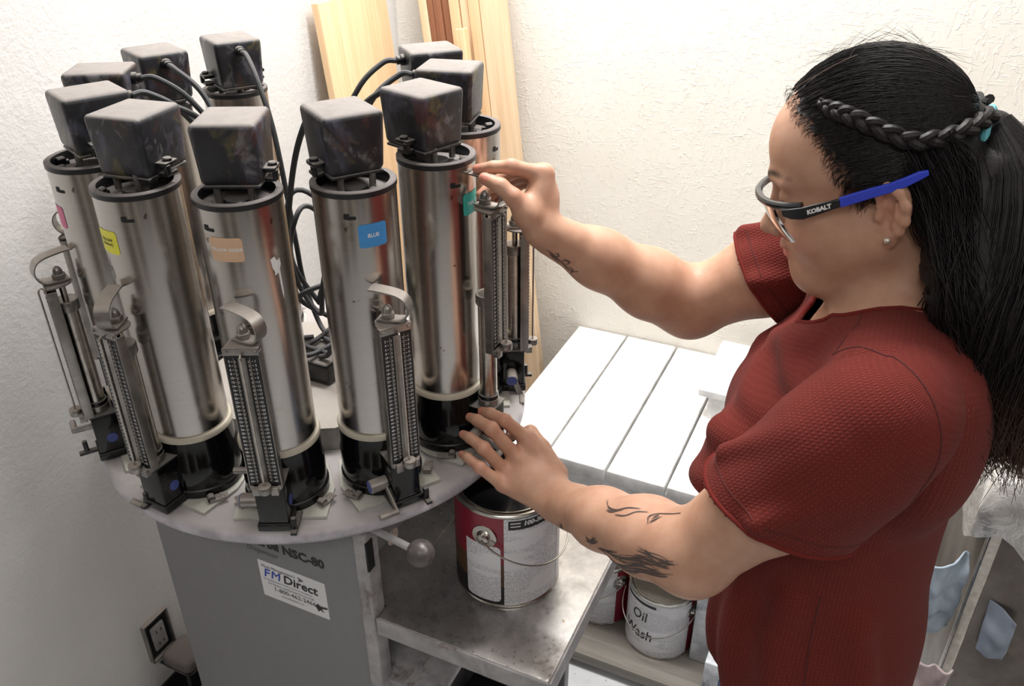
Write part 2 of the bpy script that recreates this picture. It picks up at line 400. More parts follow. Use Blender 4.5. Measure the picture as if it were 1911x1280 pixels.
# ================================================================== tinting machine: cabinet, turntable
cab = empty('dispenser_cabinet', (0, 0, 0)); tag(cab, 'grey metal dispenser cabinet carrying the round turntable', 'cabinet')
CY, CX0, CX1 = -.215, -.215, .205
MB().box(((CX0+CX1)/2, CY+.012, (ZD-.05)/2), (CX1-CX0, .024, ZD-.05), .003).build('side_panel', MT['cab'], cab)
MB().box(((CX0+CX1)/2, -CY-.012, (ZD-.05)/2), (CX1-CX0, .024, ZD-.05), .003).build('side_panel', MT['cab'], cab)
MB().box((CX0+.012, 0, (ZD-.05)/2), (.022, -2*CY-.05, ZD-.05)).build('back_panel', MT['cab'], cab)
MB().box((.145, 0, (ZD-.05)/2), (.02, -2*CY-.05, ZD-.052)).build('inner_panel', MT['cab'], cab)
for s in (1, -1): MB().box((CX1+.010, s*(CY+.013), (ZD-.055)/2), (.024, .032, ZD-.06), .004).build('edge_strip', MT['chip'], cab)
MB().box((0, 0, ZD-.042), (.40, .40, .016)).build('top_plate', MT['cab'], cab)
# slotted black gap under the turntable
MB().box((CX1+.0225, CY+.004, ZD-.10), (.003, .016, .055)).build('slot', MT['dark'], cab)
# stainless shelf
SZ = ZD-.227
sh = MB().box((.3735, 0, SZ-.0125), (.288, .43, .025), .003).box((.193, 0, SZ-.0125), (.075, .372, .0249)).build('shelf', MT['shelf'], cab)
MB().box((.3745, -.2165, SZ-.016), (.289, .004, .034), .001).build('front_lip', MT['chip'], sh)
MB().box((.5185, 0, SZ-.016), (.004, .43, .034), .001).build('side_lip', MT['chip'], sh)
MB().box((.24, 0, SZ-.17), (.16, .40, .016), .002).build('lower_shelf', MT['chip'], cab)
MB().box((.30, .19, .28), (.20, .024, .56), .003).build('lower_panel', MT['cab'], cab)
MB().box((.30, 0, .06), (.24, .40, .12), .003).build('plinth', MT['dark'], cab)
# stickers on the inside edge
MB().cyl((.2385, -.165, ZD-.098), (.2395, -.165, ZD-.098), .014, 20).build('round_sticker', plain('worn_sticker', srgb(190, 170, 160), .5, var=.5, scale=120), cab)
MB().box((.1555, -.05, ZD-.13), (.002, .26, .05)).build('bracket_strip', MT['chip'], cab)

def flat_text(txt, size, M, m, name, parent, **k):
    v, f = text_mesh(txt, size, **k); mb = MB(); mb.add(v, f, False, 0, M); return mb.build(name, m, parent, auto=0)
FM = lambda x, z, y=CY-.0006: Matrix.Translation((x, y, z)) @ Matrix.Rotation(PI/2, 4, 'X')
flat_text('Harbil', .0245, FM(.055, ZD-.1525), MT['ink'], 'lettering', cab, bold=.0010, align='RIGHT')
flat_text('NSC-80', .0245, FM(.062, ZD-.1535), MT['ink'], 'lettering', cab, bold=.0010, align='LEFT')
flat_text('Dispenser', .0155, FM(-.012, ZD-.1735), MT['ink_soft'], 'lettering', cab, align='LEFT')
stk = MB().box((.0715, CY-.0006, ZD-.2345), (.131, .001, .080)).build('service_sticker', MT['paper'], cab)
def st_text(txt, size, x, z, m, **k): return flat_text(txt, size, FM(x, z, CY-.0016), m, 'lettering', stk, align='LEFT', **k)
st_text("Fluid Management's", .0085, .012, ZD-.2045, MT['ink'], shear=.25)
st_text('F', .0255, .014, ZD-.2195, MT['ink_blue'], bold=.0005, shear=.2)
st_text('M', .0255, .0275, ZD-.2195, MT['ink_blue'], bold=0.0, shear=.2)
st_text('M', .0255, .0281, ZD-.2195, MT['ink_blue'], bold=0.0, shear=.2).location = (0, -.0001, 0)
st_text('Direct', .0255, .0535, ZD-.2195, MT['ink'], bold=.0006, shear=.1)
st_text('Worldwide factory direct service on the phone', .0050, .012, ZD-.2335, MT['ink_soft'])
st_text('For Factory Authorized Service Call', .0062, .020, ZD-.2410, MT['ink_soft'])
st_text('1-800-462-2466', .0130, .030, ZD-.2510, MT['ink'])
st_text('www.fluidman.com', .0058, .044, ZD-.2620, MT['ink_soft'])
mb = MB(); mb.prism([(0, 0), (.012, .005), (.0, .010), (.003, .005)], 0, .0003, M=FM(.084, ZD-.2115, CY-.0014)); mb.build('arrow_mark', MT['ink_soft'], stk)
mb = MB(); mb.prism([(0, .004), (.006, .010), (.010, .006), (.024, .008), (.024, .005), (.012, .002), (.016, -.006), (.010, -.002), (.006, -.007)], 0, .0003, M=FM(.112, ZD-.2560, CY-.0018)); mb.build('ink_smudge', MT['ink'], stk)

# lever with ball knob under the turntable
lev = empty('turntable_lever', (.205, -.20, ZD-.06)); tag(lev, 'metal lever with paint-crusted ball knob under the turntable', 'lever')
LVa, LVb = Vector((.205, -.20, ZD-.052)), Vector((.338, -.246, ZD-.018-.055))
LVb = Vector((.3330, -.2370, ZD-.030))
mb = MB().cyl(LVa-Vector((.205, -.20, ZD-.06)), LVb-Vector((.205, -.20, ZD-.06)), .0055, 12); mb.build('rod', MT['chip'], lev)
crust = m_dirty('paint_crusted_metal', srgb(92, 86, 86), srgb(104, 100, 100), [srgb(40, 38, 42), srgb(150, 120, 70), srgb(150, 146, 148)], .4, False, .2, .60)
MB().sphere(LVb-Vector((.205, -.20, ZD-.06)), .0195, 24, 16).build('ball_knob', crust, lev)

# turntable
tt = empty('turntable', (0, 0, ZD-.034)); tag(tt, 'round grey turntable with paint-stained rolled rim', 'turntable')
prof = [(.001, .034), (.332, .034)]+[(.336+.0135*math.sin(a), .0205+.0135*math.cos(a)) for a in [PI*k/10 for k in range(11)]]+[(.10, .007), (.001, .007)]
MB().lathe(prof, 128).build('deck', MT['disc'], tt)
HUBM = m_dirty('dusty_hub_plate', srgb(150, 146, 142), srgb(172, 165, 158), [srgb(120, 116, 112)], .5)
mb = MB(); mb.prism([(.175*math.cos(PI/12+PI*k/6), .175*math.sin(PI/12+PI*k/6)) for k in range(12)], .0345, .075); mb.build('hub', HUBM, tt)
mb = MB(); mb.box((0, 0, .095), (.10, .07, .04), .006); mb.build('junction_box', MT['black'], tt)
for k in range(6):
    a = PI/6+k*PI/3; MB().cyl((.135*math.cos(a), .135*math.sin(a), .075), (.135*math.cos(a), .135*math.sin(a), .080), .009, 12).build('bolt', MT['zinc'], tt)
for k in range(3):
    a = k*2.1; MB().box((.09*math.cos(a), .09*math.sin(a), .0765), (.03, .05, .003), .001).build('hub_plate', MT['zinc'], tt)

MT['rimm'] = m_dirty('dusty_black_rim', srgb(26, 26, 28), srgb(112, 106, 104), [], .4)
# ================================================================== canisters
RC, PH0, DPH = .2596, math.radians(-93.93), math.radians(30.2)
R0, HB, HT = .0513, .1073, .454
def wrap(v, f, R, z):  # bend flat lettering round a vertical cylinder of radius R, x -> angle
    return [((R+q[2])*math.cos(q[0]/R), (R+q[2])*math.sin(q[0]/R), z+q[1]) for q in v], f
def patch(R, w, h, rad, a_c, zc, n=16, thick=.0004):
    """rounded rectangle sticker wrapped on a cylinder"""
    pts = []
    for sx, sy, b in ((1, 1, 0), (-1, 1, PI/2), (-1, -1, PI), (1, -1, 1.5*PI)):
        for k in range(5):
            a = b+PI/2*k/4; pts.append((sx*(w/2-rad)+rad*math.cos(a), sy*(h/2-rad)+rad*math.sin(a)))
    # columns
    xs = sorted(set([round(-w/2+w*k/n, 6) for k in range(n+1)]+[round(p[0], 6) for p in pts]))
    v = []; f = []
    for x in xs:
        e = max(0, abs(x)-(w/2-rad)); yy = h/2-rad+math.sqrt(max(0, rad*rad-e*e)) if e > 0 else h/2
        for y in (-yy, yy):
            a = a_c+x/R; v.append(((R+thick)*math.cos(a), (R+thick)*math.sin(a), zc+y))
    for i in range(len(xs)-1): f.append((2*i, 2*i+2, 2*i+3, 2*i+1))
    return v, f

PX, PLX = .0725, .0925       # pump axis, scale plate (local x = outwards)
shared = {}
def sm(key, fn):
    if key not in shared: shared[key] = fn()
    return shared[key]
def me_of(fn, name, mats, auto=35):
    def g():
        mb = MB(); fn(mb); me = mb.mesh(name, auto)
        for m in (mats if isinstance(mats, (list, tuple)) else [mats]): me.materials.append(m)
        return me
    return sm(name, g)
def f_pad(mb):
    poly = [(.062, -.064), (.062, .064), (.0, .066), (-.058, .045), (-.058, -.045), (.0, -.066)]
    mb.prism(poly, .0006, .0046)
def f_collar(mb):
    mb.lathe([(.001, .004), (.0555, .004), (.0565, .006), (.0565, .060), (.0545, .064), (.0545, HB-.012), (.0535, HB-.006), (.001, HB-.006)], 48)
    mb.lathe([(.0567, .010), (.0585, .012), (.0585, .018), (.0567, .020)], 48)
def f_ring(mb): mb.lathe([(.050, HB-.008), (.0555, HB-.008), (.0560, HB-.003), (.0545, HB), (.050, HB)], 48)
def f_steel(mb): mb.lathe([(R0, HB-.004), (R0, HT-.006), (R0-.0012, HT-.006), (R0-.0012, HT-.03)], 64)
def f_rim(mb): mb.lathe([(R0-.001, HT-.009), (R0+.0012, HT-.007), (R0+.0012, HT-.001), (R0, HT), (R0-.0070, HT), (R0-.0075, HT-.001), (R0-.0075, HT-.016)], 64)
def f_lid(mb): mb.lathe([(.0008, HT-.008), (.016, HT-.009), (.018, HT-.013), (R0-.0074, HT-.013)], 40)
CW, CDp, CH = .076, .084, .072
def f_cover(mb):
    mb.box((0, 0, CH/2), (CDp, CW, CH), .007, taper=.90)
    mb.box((0, 0, -.0015), (CDp*.87, CW*.87, .004), .0015)
def f_gland(mb):
    mb.cyl((-CDp/2+.003, 0, CH-.016), (-CDp/2-.006, 0, CH-.016), .0085, 12, bev=.001)
    mb.cyl((-CDp/2-.004, 0, CH-.016), (-CDp/2-.012, 0, CH-.016), .0065, 12, bev=.001)
def f_latch(mb):
    mb.box((.012, CW/2+.004, .014), (.024, .016, .006), .002); mb.box((.012, CW/2+.004, .002), (.020, .014, .005), .002)
    mb.box((.020, CW/2+.010, .008), (.007, .006, .012), .001); mb.cyl((.012, CW/2+.006, .016), (.012, CW/2+.006, .021), .0055, 12, bev=.001)
def f_post(mb): mb.cyl((0, 0, 0), (0, 0, .026), .0042, 10)
def f_knob(mb): mb.cyl((0, 0, 0), (.010, .004, .0), .0055, 10, bev=.001); mb.box((.0, 0, -.004), (.01, .008, .008), .001)
def f_barrel(mb):
    mb.lathe([(.001, .080), (.0128, .080), (.0128, .265), (.001, .265)], 28, c=(PX, 0, 0))
def f_bcollar(mb):
    mb.lathe([(.0035, .250), (.0155, .250), (.0162, .2515), (.0162, .2635), (.0155, .265), (.0035, .265)], 28, c=(PX, 0, 0))
def f_bfoot(mb): mb.lathe([(.0130, .080), (.0155, .081), (.0155, .093), (.0130, .094)], 28, c=(PX, 0, 0))
def f_screw(mb):
    mb.cyl((PX+.012, .0105, .257), (PX+.0137, .0115, .257), .002, 8); mb.cyl((PX+.004, -.0158, .257), (PX+.0045, -.0172, .257), .002, 8)
def f_band(mb): mb.lathe([(.0130, .093), (.0150, .094), (.0150, .100), (.0130, .101)], 28, c=(PX, 0, 0))
def f_rod(mb): mb.cyl((PX, 0, .18), (PX, 0, .288), .0042, 12)
def f_plate(mb): mb.box((PLX, 0, .186), (.0022, .040, .196))
def f_teeth(mb):
    for k in range(32):
        z = .096+k*.0058
        for s in (-1, 1):
            mb.box((PLX+.0020, s*.0082, z), (.0018, .0024, .0036), .0006)
    for s in (-1, 1): mb.box((PLX+.0014, s*.0096, .186), (.0010, .0008, .19))
def f_slot(mb): mb.box((PLX+.0013, 0, .186), (.0006, .009, .19))
def f_num(mb):
    for k in range(32):
        z = .276-k*.00585
        for s, n in ((-1, 2*k+2), (1, 2*k+1)):
            key = ('n', n)
            if key not in shared: shared[key] = text_mesh(str(n), .0047, bold=.00008)
            v, f = shared[key]; mb.add([(PLX+.0014, q[0]*.85+s*.0155, z+q[1]) for q in v], f)
def f_tick(mb):
    for k in range(32):
        z = .276-k*.00585
        for s in (-1, 1): mb.add([(PLX+.0014, s*.0112, z-.0003), (PLX+.0014, s*.0132, z-.0003), (PLX+.0014, s*.0132, z+.0003), (PLX+.0014, s*.0112, z+.0003)], [(0, 1, 2, 3)])
def f_frame(mb):
    # folded side channels behind the plate, top bracket, small feet
    for s in (-1, 1): mb.box((PLX-.0055, s*.0205, .184), (.013, .0014, .205), .0004)
    mb.box((PLX+.0008, 0, .289), (.0016, .043, .010), .0004)
    poly = [(PX-.012, -.010), (PX-.006, -.016), (PX+.002, -.019), (PLX+.002, -.0215), (PLX+.002, .0215), (PX+.002, .019), (PX-.006, .016), (PX-.012, .010), (PX-.015, 0)]
    mb.prism(poly, .2905, .2925)
    for s in (-1, 1): mb.cyl((PLX+.001, s*.0175, .289), (PLX+.0034, s*.0175, .289), .0022, 8)
    mb.box((PLX-.004, 0, .084), (.014, .040, .006), .001)
    mb.box((PLX+.003, .012, .081), (.010, .010, .012), .001); mb.box((PLX+.003, -.012, .081), (.010, .010, .012), .001)
def f_gauge(mb):
    pts = catmull([(PLX+.002, .001, .285), (PLX+.006, .001, .287), (PLX+.0095, .001, .283), (PLX+.0095, .001, .27), (PLX+.0095, .001, .18), (PLX+.0095, .001, .093)], 5)
    mb.tube(pts, .0014, 8)
def f_clip(mb):
    mb.lathe([(.001, .083), (.0082, .083), (.0088, .084), (.0088, .0925), (.0082, .0935), (.001, .0935)], 20, c=(PLX+.0095, .001, 0))
def f_handle(mb):
    # C shaped strap: flat foot under the nut, bend, finger rest above
    prof = [(-.012, 0), (0, 0), (.014, 0), (.0205, .0015), (.0255, .006), (.0285, .0125), (.0290, .0195), (.0270, .0265), (.0220, .0325), (.014, .0362), (.002, .0385), (-.012, .0400), (-.020, .0400)]
    pr = [Vector((x, 0, z)) for x, z in prof]; pr = catmull(pr, 3); out = []
    for i, p in enumerate(pr):
        t = (pr[min(i+1, len(pr)-1)]-pr[max(i-1, 0)]).normalized(); out.append((p, (0, 1, 0), (-t.z, 0, t.x)))
    mb.strip(out, .019, .0020)
def f_nut(mb):
    n = 6; mb.lathe([(.001, .001), (.0082, .001), (.0088, .0018), (.0088, .0078), (.0080, .0086), (.001, .0086)], 6, smooth=False)
    mb.lathe([(.0066, .0086), (.0064, .012), (.0052, .0155), (.0032, .018), (.001, .0190)], 20)
    mb.lathe([(.001, -.002), (.0105, -.002), (.0105, -.0006), (.001, -.0006)], 20)
def f_block(mb): mb.box((.0655, 0, .042), (.044, .040, .075), .002); mb.box((.055, 0, .0105), (.07, .046, .012), .002)
def f_blocktop(mb): mb.box((.0655, 0, .0805), (.047, .043, .003), .0008)
def f_shaft(mb): mb.cyl((.066, .0202, .040), (.066, .0210, .040), .0078, 16)
def f_boss(mb): mb.cyl((.066, -.0202, .040), (.066, -.046, .040), .0098, 18, bev=.001)
def f_bosscap(mb): mb.cyl((.066, -.046, .040), (.066, -.0468, .040), .0086, 16)
def f_crank(mb):   # lever arm pointing along +x from the shaft, pin at its end
    mb.box((.024, 0, 0), (.052, .0035, .010), .0016); mb.cyl((.046, .002, 0), (.046, -.026, 0), .0046, 12, bev=.001)
def f_tab(mb): mb.box((0, 0, .012), (.007, .0075, .024), .002); mb.box((-.012, 0, .0035), (.046, .0085, .005), .001)
def f_wing(mb):
    mb.box((0, 0, .0085), (.026, .013, .0014), .0004); mb.lathe([(.0058, -.005), (.0058, .005)], 14, c=(0, 0, 0), M=Matrix.Translation((.010, 0, .0095)) @ Matrix.Rotation(PI/2, 4, 'X'))
    mb.cyl((-.006, 0, .009), (-.006, 0, .0125), .003, 5, r2=.0008); mb.box((0, 0, .0062), (.014, .010, .003))
    for k in range(5):
        a = 2*PI*k/5; mb.add([(-.006, 0, .0125), (-.006+.006*math.cos(a-.5), .006*math.sin(a-.5), .0095), (-.006+.0075*math.cos(a), .0075*math.sin(a), .0100), (-.006+.006*math.cos(a+.5), .006*math.sin(a+.5), .0095)], [(0, 1, 2), (0, 2, 3)])
def f_keyhole(mb):
    v, f = patch(R0, .007, .007, .0015, 0, 0); mb.add(v, f)
    v, f = patch(R0, .012, .004, .001, .10, -.002); mb.add(v, f)

STK = {'yellow': srgb(226, 220, 62), 'tan': srgb(208, 172, 142), 'blue': srgb(66, 142, 206), 'teal': srgb(64, 178, 166), 'pink': srgb(206, 100, 140)}
# index: (label, sticker colour, text, ink, sticker angle (deg from outward), height, cover turn, latch side, handle turn, raise, crank angle, tab (x,y))
CAN = {
 0: ('steel colorant canister with a yellow sticker', 'yellow', 'YELLOW\n(interior)', 'ink', -9, .393, 12, 1, 27, 0, -60, (.086, -.018)),
 1: ('steel colorant canister with a tan sticker and a white paint drip', 'tan', 'YELLOW OXIDE', 'ink_white', -10, .400, 0, 1, 62, 0, 98, (.088, .026)),
 2: ('steel colorant canister with a blue sticker', 'blue', 'BLUE', 'ink_white', -1, .399, 0, -1, 45, 0, -30, (.092, .026)),
 3: ('steel colorant canister with a teal sticker, its pump pulled up by the hand', 'teal', 'THALO', 'ink_white', 2, .394, -14, -1, -4, .100, -25, (.092, .026)),
 4: ('steel colorant canister directly behind the teal-stickered one', None, '', None, 0, .385, -14, 1, 10, 0, -70, (.092, .026)),
 5: ('steel colorant canister at the back right, next to the leaning boards', None, '', None, 0, .385, -10, -1, 10, 0, -70, (.092, .026)),
 -1: ('steel colorant canister at the left with a pink sticker edge', 'pink', '', None, 6, .385, 10, 1, 10, 0, 2, (.104, -.012)),
 -2: ('steel colorant canister at the far left, second from the wall corner side', None, '', None, 0, .385, 6, 1, 12, 0, -70, (.092, .026)),
 -3: ('steel colorant canister at the back left with yellow smears on its motor cover', None, '', None, 0, .385, -20, 1, 10, 0, -70, (.092, .026)),
 -4: ('steel colorant canister standing alone at the back, cable hanging toward the camera', None, '', None, 0, .385, 4, 1, 10, 0, -70, (.092, .026)),
}
CAN[-2] = ('steel colorant canister at the far left, half hidden behind the pink-stickered one',)+CAN[-2][1:]
def add(parent, name, fn, m, loc=None, rot=None, auto=35): return link(name, me_of(fn, name+'_'+fn.__name__, m, auto), None, parent, loc, rot)
stick_m = {k: plain('sticker_'+k, c, .45, var=.06) for k, c in STK.items()}
HUBTOP = ZD+.041
for i, (lab, sc, txt, ink, sa, sz, turn, lside, hturn, rais, crank, tab) in CAN.items():
    a = PH0+i*DPH
    t0 = empty('colorant_canister', (RC*math.cos(a), RC*math.sin(a), ZD), a)
    tag(t0, lab, 'canister', 'colorant canisters on the turntable')
    add(t0, 'base_pad', f_pad, MT['pad']); add(t0, 'base_collar', f_collar, MT['gloss_black'])
    add(t0, 'plastic_ring', f_ring, MT['ring']); cy = add(t0, 'cylinder', f_steel, MT['steel'])
    add(t0, 'rim', f_rim, MT['rimm']); add(t0, 'lid', f_lid, MT['rimm'])
    link('slot_hole', me_of(f_keyhole, 'slot_hole', MT['dark']), None, cy, (0, 0, .425), (0, 0, .5 if i in (0, -1) else -.6))
    cv = add(t0, 'motor_cover', f_cover, MT['cap'], (-.018, 0, HT+.011), (0, 0, math.radians(turn)))
    add(cv, 'cable_gland', f_gland, MT['black'])
    l = add(cv, 'latch', f_latch, MT['black'])
    if lside < 0: l.scale = (1, -1, 1)
    if i == -4:
        l = add(cv, 'latch', f_latch, MT['black']); l.scale = (1, -1, 1)
    for px, py in ((.010, -.020), (.012, .020), (-.03, .0)): add(t0, 'support_post', f_post, MT['zinc'], (px, py, HT-.010))
    add(t0, 'fill_plug', f_knob, MT['black'], (.026, -.026, HT-.008)); add(t0, 'fill_plug', f_knob, MT['black'], (.030, .010, HT-.008))
    # pump
    add(t0, 'pump_barrel', f_barrel, MT['steel_plain']); add(t0, 'barrel_collar', f_bcollar, MT['zinc']); add(t0, 'barrel_foot', f_bfoot, MT['zinc']); add(t0, 'barrel_band', f_band, MT['black'])
    dz = rais
    add(t0, 'pump_rod', f_rod, MT['steel_plain'], (0, 0, dz))
    pl = add(t0, 'scale_plate', f_plate, MT['plate'], (0, 0, dz))
    for nm_, fn_, m_ in (('numerals', f_num, 'ink_white'), ('tick_marks', f_tick, 'ink_white'), ('notched_rack', f_teeth, 'zinc')): add(pl, nm_, fn_, MT[m_], auto=0 if m_ != 'zinc' else 35)['kind'] = 'stuff'
    add(pl, 'slot_strip', f_slot, MT['zinc'])
    add(t0, 'scale_frame', f_frame, MT['zinc'], (0, 0, dz)); add(t0, 'gauge_rod', f_gauge, MT['steel_plain'], (0, 0, dz)); add(t0, 'gauge_stop', f_clip, MT['zinc'], (0, 0, dz))
    hd = add(t0, 'finger_handle', f_handle, MT['zinc'], (PX, 0, .2955+dz), (0, 0, math.radians(hturn)))
    add(hd, 'acorn_nut', f_nut, MT['zinc'])
    # valve
    add(t0, 'valve_block', f_block, MT['gloss_black']); add(t0, 'valve_top', f_blocktop, MT['black']); add(t0, 'shaft_end', f_shaft, MT['blue'])
    add(t0, 'crank_boss', f_boss, MT['zinc']); add(t0, 'crank_cap', f_bosscap, MT['blue'])
    add(t0, 'crank_lever', f_crank, MT['zinc'], (.066, -.0245, .040), (0, math.radians(-crank), 0))
    add(t0, 'foot_tab', f_tab, MT['black'], (tab[0], tab[1], .003))
    for s in (-1, 1): add(t0, 'wing_clip', f_wing, MT['zinc'], (.030, s*.060, 0), (0, 0, math.radians(-s*32)))
    # sticker
    if sc:
        mb = MB(); v, f = patch(R0, .036 if sc != 'tan' else .040, .030, .004, math.radians(sa), sz-.12*0); mb.add(v, f, True)
        so = mb.build('colour_sticker', stick_m[sc], t0, auto=0)
        if txt:
            v, f = text_mesh(txt, .0066 if len(txt) < 12 else .0054, bold=.00015); v, f = wrap([(p[0]+math.radians(sa)*R0, p[1], p[2]) for p in v], f, R0+.0007, sz)
            MB().add(v, f).build('lettering', MT[ink], so, auto=0)
    if i == 1:
        poly = [(0, .026), (.006, .028), (.009, .022), (.013, .024), (.014, .016), (.0115, .010), (.0125, -.020), (.011, -.030), (.0095, -.020), (.0085, .006), (.003, .004), (.004, .009), (.0015, .014)]
        v = [(p[0], p[1], 0) for p in poly]; v, f = wrap([(p[0]+.040, p[1], 0) for p in v], [tuple(range(len(poly)))], R0+.0006, .355)
        MB().add(v, f).build('paint_drip', MT['ink_white'], t0, auto=0)
    if i == 0:
        poly = [(0, .008), (.003, .008), (.0055, .003), (.0060, -.008), (.0045, -.008), (.0040, .002), (.002, .0060)]
        v, f = wrap([(p[0]-.018, p[1], 0) for p in poly], [tuple(range(len(poly)))], R0+.0006, .350)
        MB().add(v, f).build('dried_drip', MT['ink_soft'], t0, auto=0)
    # cable from the motor cover to the hub (in the canister's own frame)
    ca, sa2 = math.cos(math.radians(turn)), math.sin(math.radians(turn)); g = Vector((-CDp/2-.011, 0, 0)); gx, gy = -.018+g.x*ca, g.x*sa2; gz = HT+.011+CH-.016
    cx = -RC
    rr = random.Random(i*13+5); sd = rr.uniform(-.05, .05); dn = rr.uniform(.10, .28)
    hubx, huby = cx+.035*math.cos(1.9*i), .035*math.sin(1.9*i)
    pts = [(gx, gy, gz), (gx-.022*ca, gy-.022*sa2, gz-.002), (gx-.062, gy+sd*.2, gz-.035), (gx-.095, gy+sd*.5, gz-.11), (gx-.115, sd, gz-.22-dn*.3), (cx+.075, sd*1.3, .17), (cx+.05, sd*.8+huby*.5, .10), (hubx, huby, .085)]
    MB().tube(catmull(pts, 8), .0042, 10).build('power_cable', MT['rubber'], t0)
# loose loops of surplus cable hanging over the hub
for k, (cx, cy, cz, rx, rz, az, lab) in enumerate([(.0, .02, .245, .030, .105, .43, 'large loop of surplus black cable hanging between the tan and blue canisters'), (-.02, .05, .225, .028, .085, .7, 'smaller loop of surplus black cable behind the large loop'), (.02, .045, .155, .05, .035, .5, 'low flat coil of surplus black cable above the hub')]):
    pts = []
    for j in range(40):
        th = 2*PI*j/40; ww = .006*math.sin(3*th+k)
        pts.append((cx+rx*math.cos(th)*math.cos(az)+ww, cy+rx*math.cos(th)*math.sin(az)+.01*math.sin(2*th), ZD+cz+rz*math.sin(th)))
    o = MB().tube([Vector(p)-Vector((cx, cy, ZD+cz)) for p in pts], .0042, 10, closed=True).build('cable_loop', MT['rubber'], loc=(cx, cy, ZD+cz)); tag(o, lab, 'cable', 'surplus cable loops')
# ================================================================== paint cans
tlab = NT('printed_label'); sx = tlab.sep(tlab.tc.outputs['Object'])
ln = tlab.math('SINE', tlab.math('MULTIPLY', sx[2], 2*PI/.0030)); wn = tlab.noise(1.0, 2, .6, vec=tlab.mapping((420, 420, 330))); par = tlab.noise(1.0, 0, .5, vec=tlab.mapping((9, 9, 48)))
fac = tlab.math('MULTIPLY', tlab.math('MULTIPLY', tlab.step(ln, .1, .5), tlab.step(wn, .44, .52)), tlab.step(par, .40, .44))
tlab.set(col=tlab.mix(tlab.math('MULTIPLY', fac, .8), srgb(226, 226, 230), srgb(110, 110, 118)), rough=.35); MT['label'] = tlab.m
MT['red_label'] = plain('dark_red_label', srgb(132, 26, 46), .3, var=.12, scale=15)
MT['brown_label'] = plain('brown_label', srgb(84, 56, 34), .35, var=.3, scale=25)
MT['tin'] = plain('tin_plate', srgb(188, 184, 176), .25, 1.0, var=.15)
MT['lidgrey'] = m_dirty('dusty_tin_lid', srgb(140, 136, 128), srgb(132, 126, 116), [srgb(110, 104, 96)], .5, True, .3)
def arc_patch(R, a0, a1, z0, z1, n=24, rad=0.0, off=.0005, corners=(1, 1, 1, 1)):
    v, f = [], []; w = (a1-a0)*R
    xs = np.linspace(0, w, n+1).tolist()
    if rad: xs = sorted(set(xs+[rad*(1-math.cos(PI/2*k/5)) for k in range(6)]+[w-rad*(1-math.cos(PI/2*k/5)) for k in range(6)]))
    for x in xs:
        lo = hi = 0.0
        if rad:
            e = max(0, rad-x) if x < rad else max(0, x-(w-rad)); dz = rad-math.sqrt(max(0, rad*rad-e*e)) if e > 0 else 0
            left = x < w/2; lo = dz*(corners[0] if left else corners[1]); hi = dz*(corners[3] if left else corners[2])
        a = a0+x/R
        for z in (z0+lo, z1-hi): v.append(((R+off)*math.cos(a), (R+off)*math.sin(a), z))
    for i in range(len(xs)-1): f.append((2*i, 2*i+2, 2*i+3, 2*i+1))
    return v, f
CR, CHt = .0825, .188
def f_canbody(mb):
    mb.lathe([(.001, .003), (CR-.002, .003), (CR-.001, 0), (CR+.0012, .0008), (CR+.0012, .0035), (CR, .005), (CR, CHt-.006), (CR+.0014, CHt-.005), (CR+.0016, CHt-.001), (CR+.0006, CHt), (CR-.003, CHt), (CR-.0038, CHt-.005), (CR-.008, CHt-.006), (CR-.0085, CHt-.001), (CR-.0105, CHt-.001), (CR-.011, CHt-.009)], 72)
    mb.lathe([(CR-.011, CHt-.009), (CR-.003, CHt-.012), (CR-.003, .012), (.001, .012)], 64)
def f_canlid(mb): mb.lathe([(.001, CHt-.007), (CR-.016, CHt-.007), (CR-.013, CHt-.002), (CR-.009, CHt-.001), (CR-.006, CHt-.004)], 56)
def f_ear(mb):
    mb.lathe([(.0200, 0), (.0195, .0012), (.012, .0022), (.0095, .0050), (.0085, .0085), (.0060, .0098), (.001, .0100)], 28)
def bail(a_ear, drop, lean):
    """wire bail hanging from two opposite ears; the arc hangs below them on the outside"""
    pts = []
    for k in range(25):
        t = k/24; a = a_ear+lean*PI*t; r = CR+.010+.004*math.sin(PI*t); pts.append((r*math.cos(a), r*math.sin(a), CHt-.045-drop*math.sin(PI*t)**.8))
    return pts
def paint_can(loc, rz, label, opened, front_label=True):
    c = empty('paint_can', loc, rz); tag(c, label, 'paint can', 'gallon paint cans')
    add(c, 'tin_body', f_canbody, MT['tin'])
    for s in (0, 1):
        e = add(c, 'bail_ear', f_ear, MT['tin'], (CR*math.cos(PI*s), CR*math.sin(PI*s), CHt-.045), (0, PI/2, PI*s))
    if not opened: add(c, 'lid', f_canlid, MT['lidgrey'])
    mb = MB(); mb.tube(catmull([Vector(p) for p in bail(0, .062, 1)], 2), .0014, 8); mb.build('bail_wire', MT['tin'], c)
    return c
# angles are measured in the can's own frame: ear at 0, second ear at pi, bail hangs over (0, pi)
can = paint_can((.3695, -.038, SZ+.0006), math.radians(-89), 'open paint can with a red and white label on the stainless shelf', True)
def lab_part(par, name, args, m, **k): v, f = arc_patch(CR, *args, **k); return MB().add(v, f, True).build(name, m, par, auto=0)
mb = MB(); mb.lathe([(.001, .150), (CR-.0035, .150)], 48); mb.build('tint_paint', plain('wet_black_paint', srgb(14, 14, 16), .12), can)
lab_part(can, 'red_wrap', (-2.2, .36, .090, .182), MT['red_label'], off=.0004); lab_part(can, 'brown_wrap', (-2.2, .36, .045, .090), MT['brown_label'], off=.0004)
lab_part(can, 'black_wrap', (-2.2, .36, .006, .045), MT['ink'], off=.0004)
lab_part(can, 'side_label', (-.42, .30, .012, .126), MT['label'], off=.0008, rad=.008, corners=(1, 1, 1, 0))
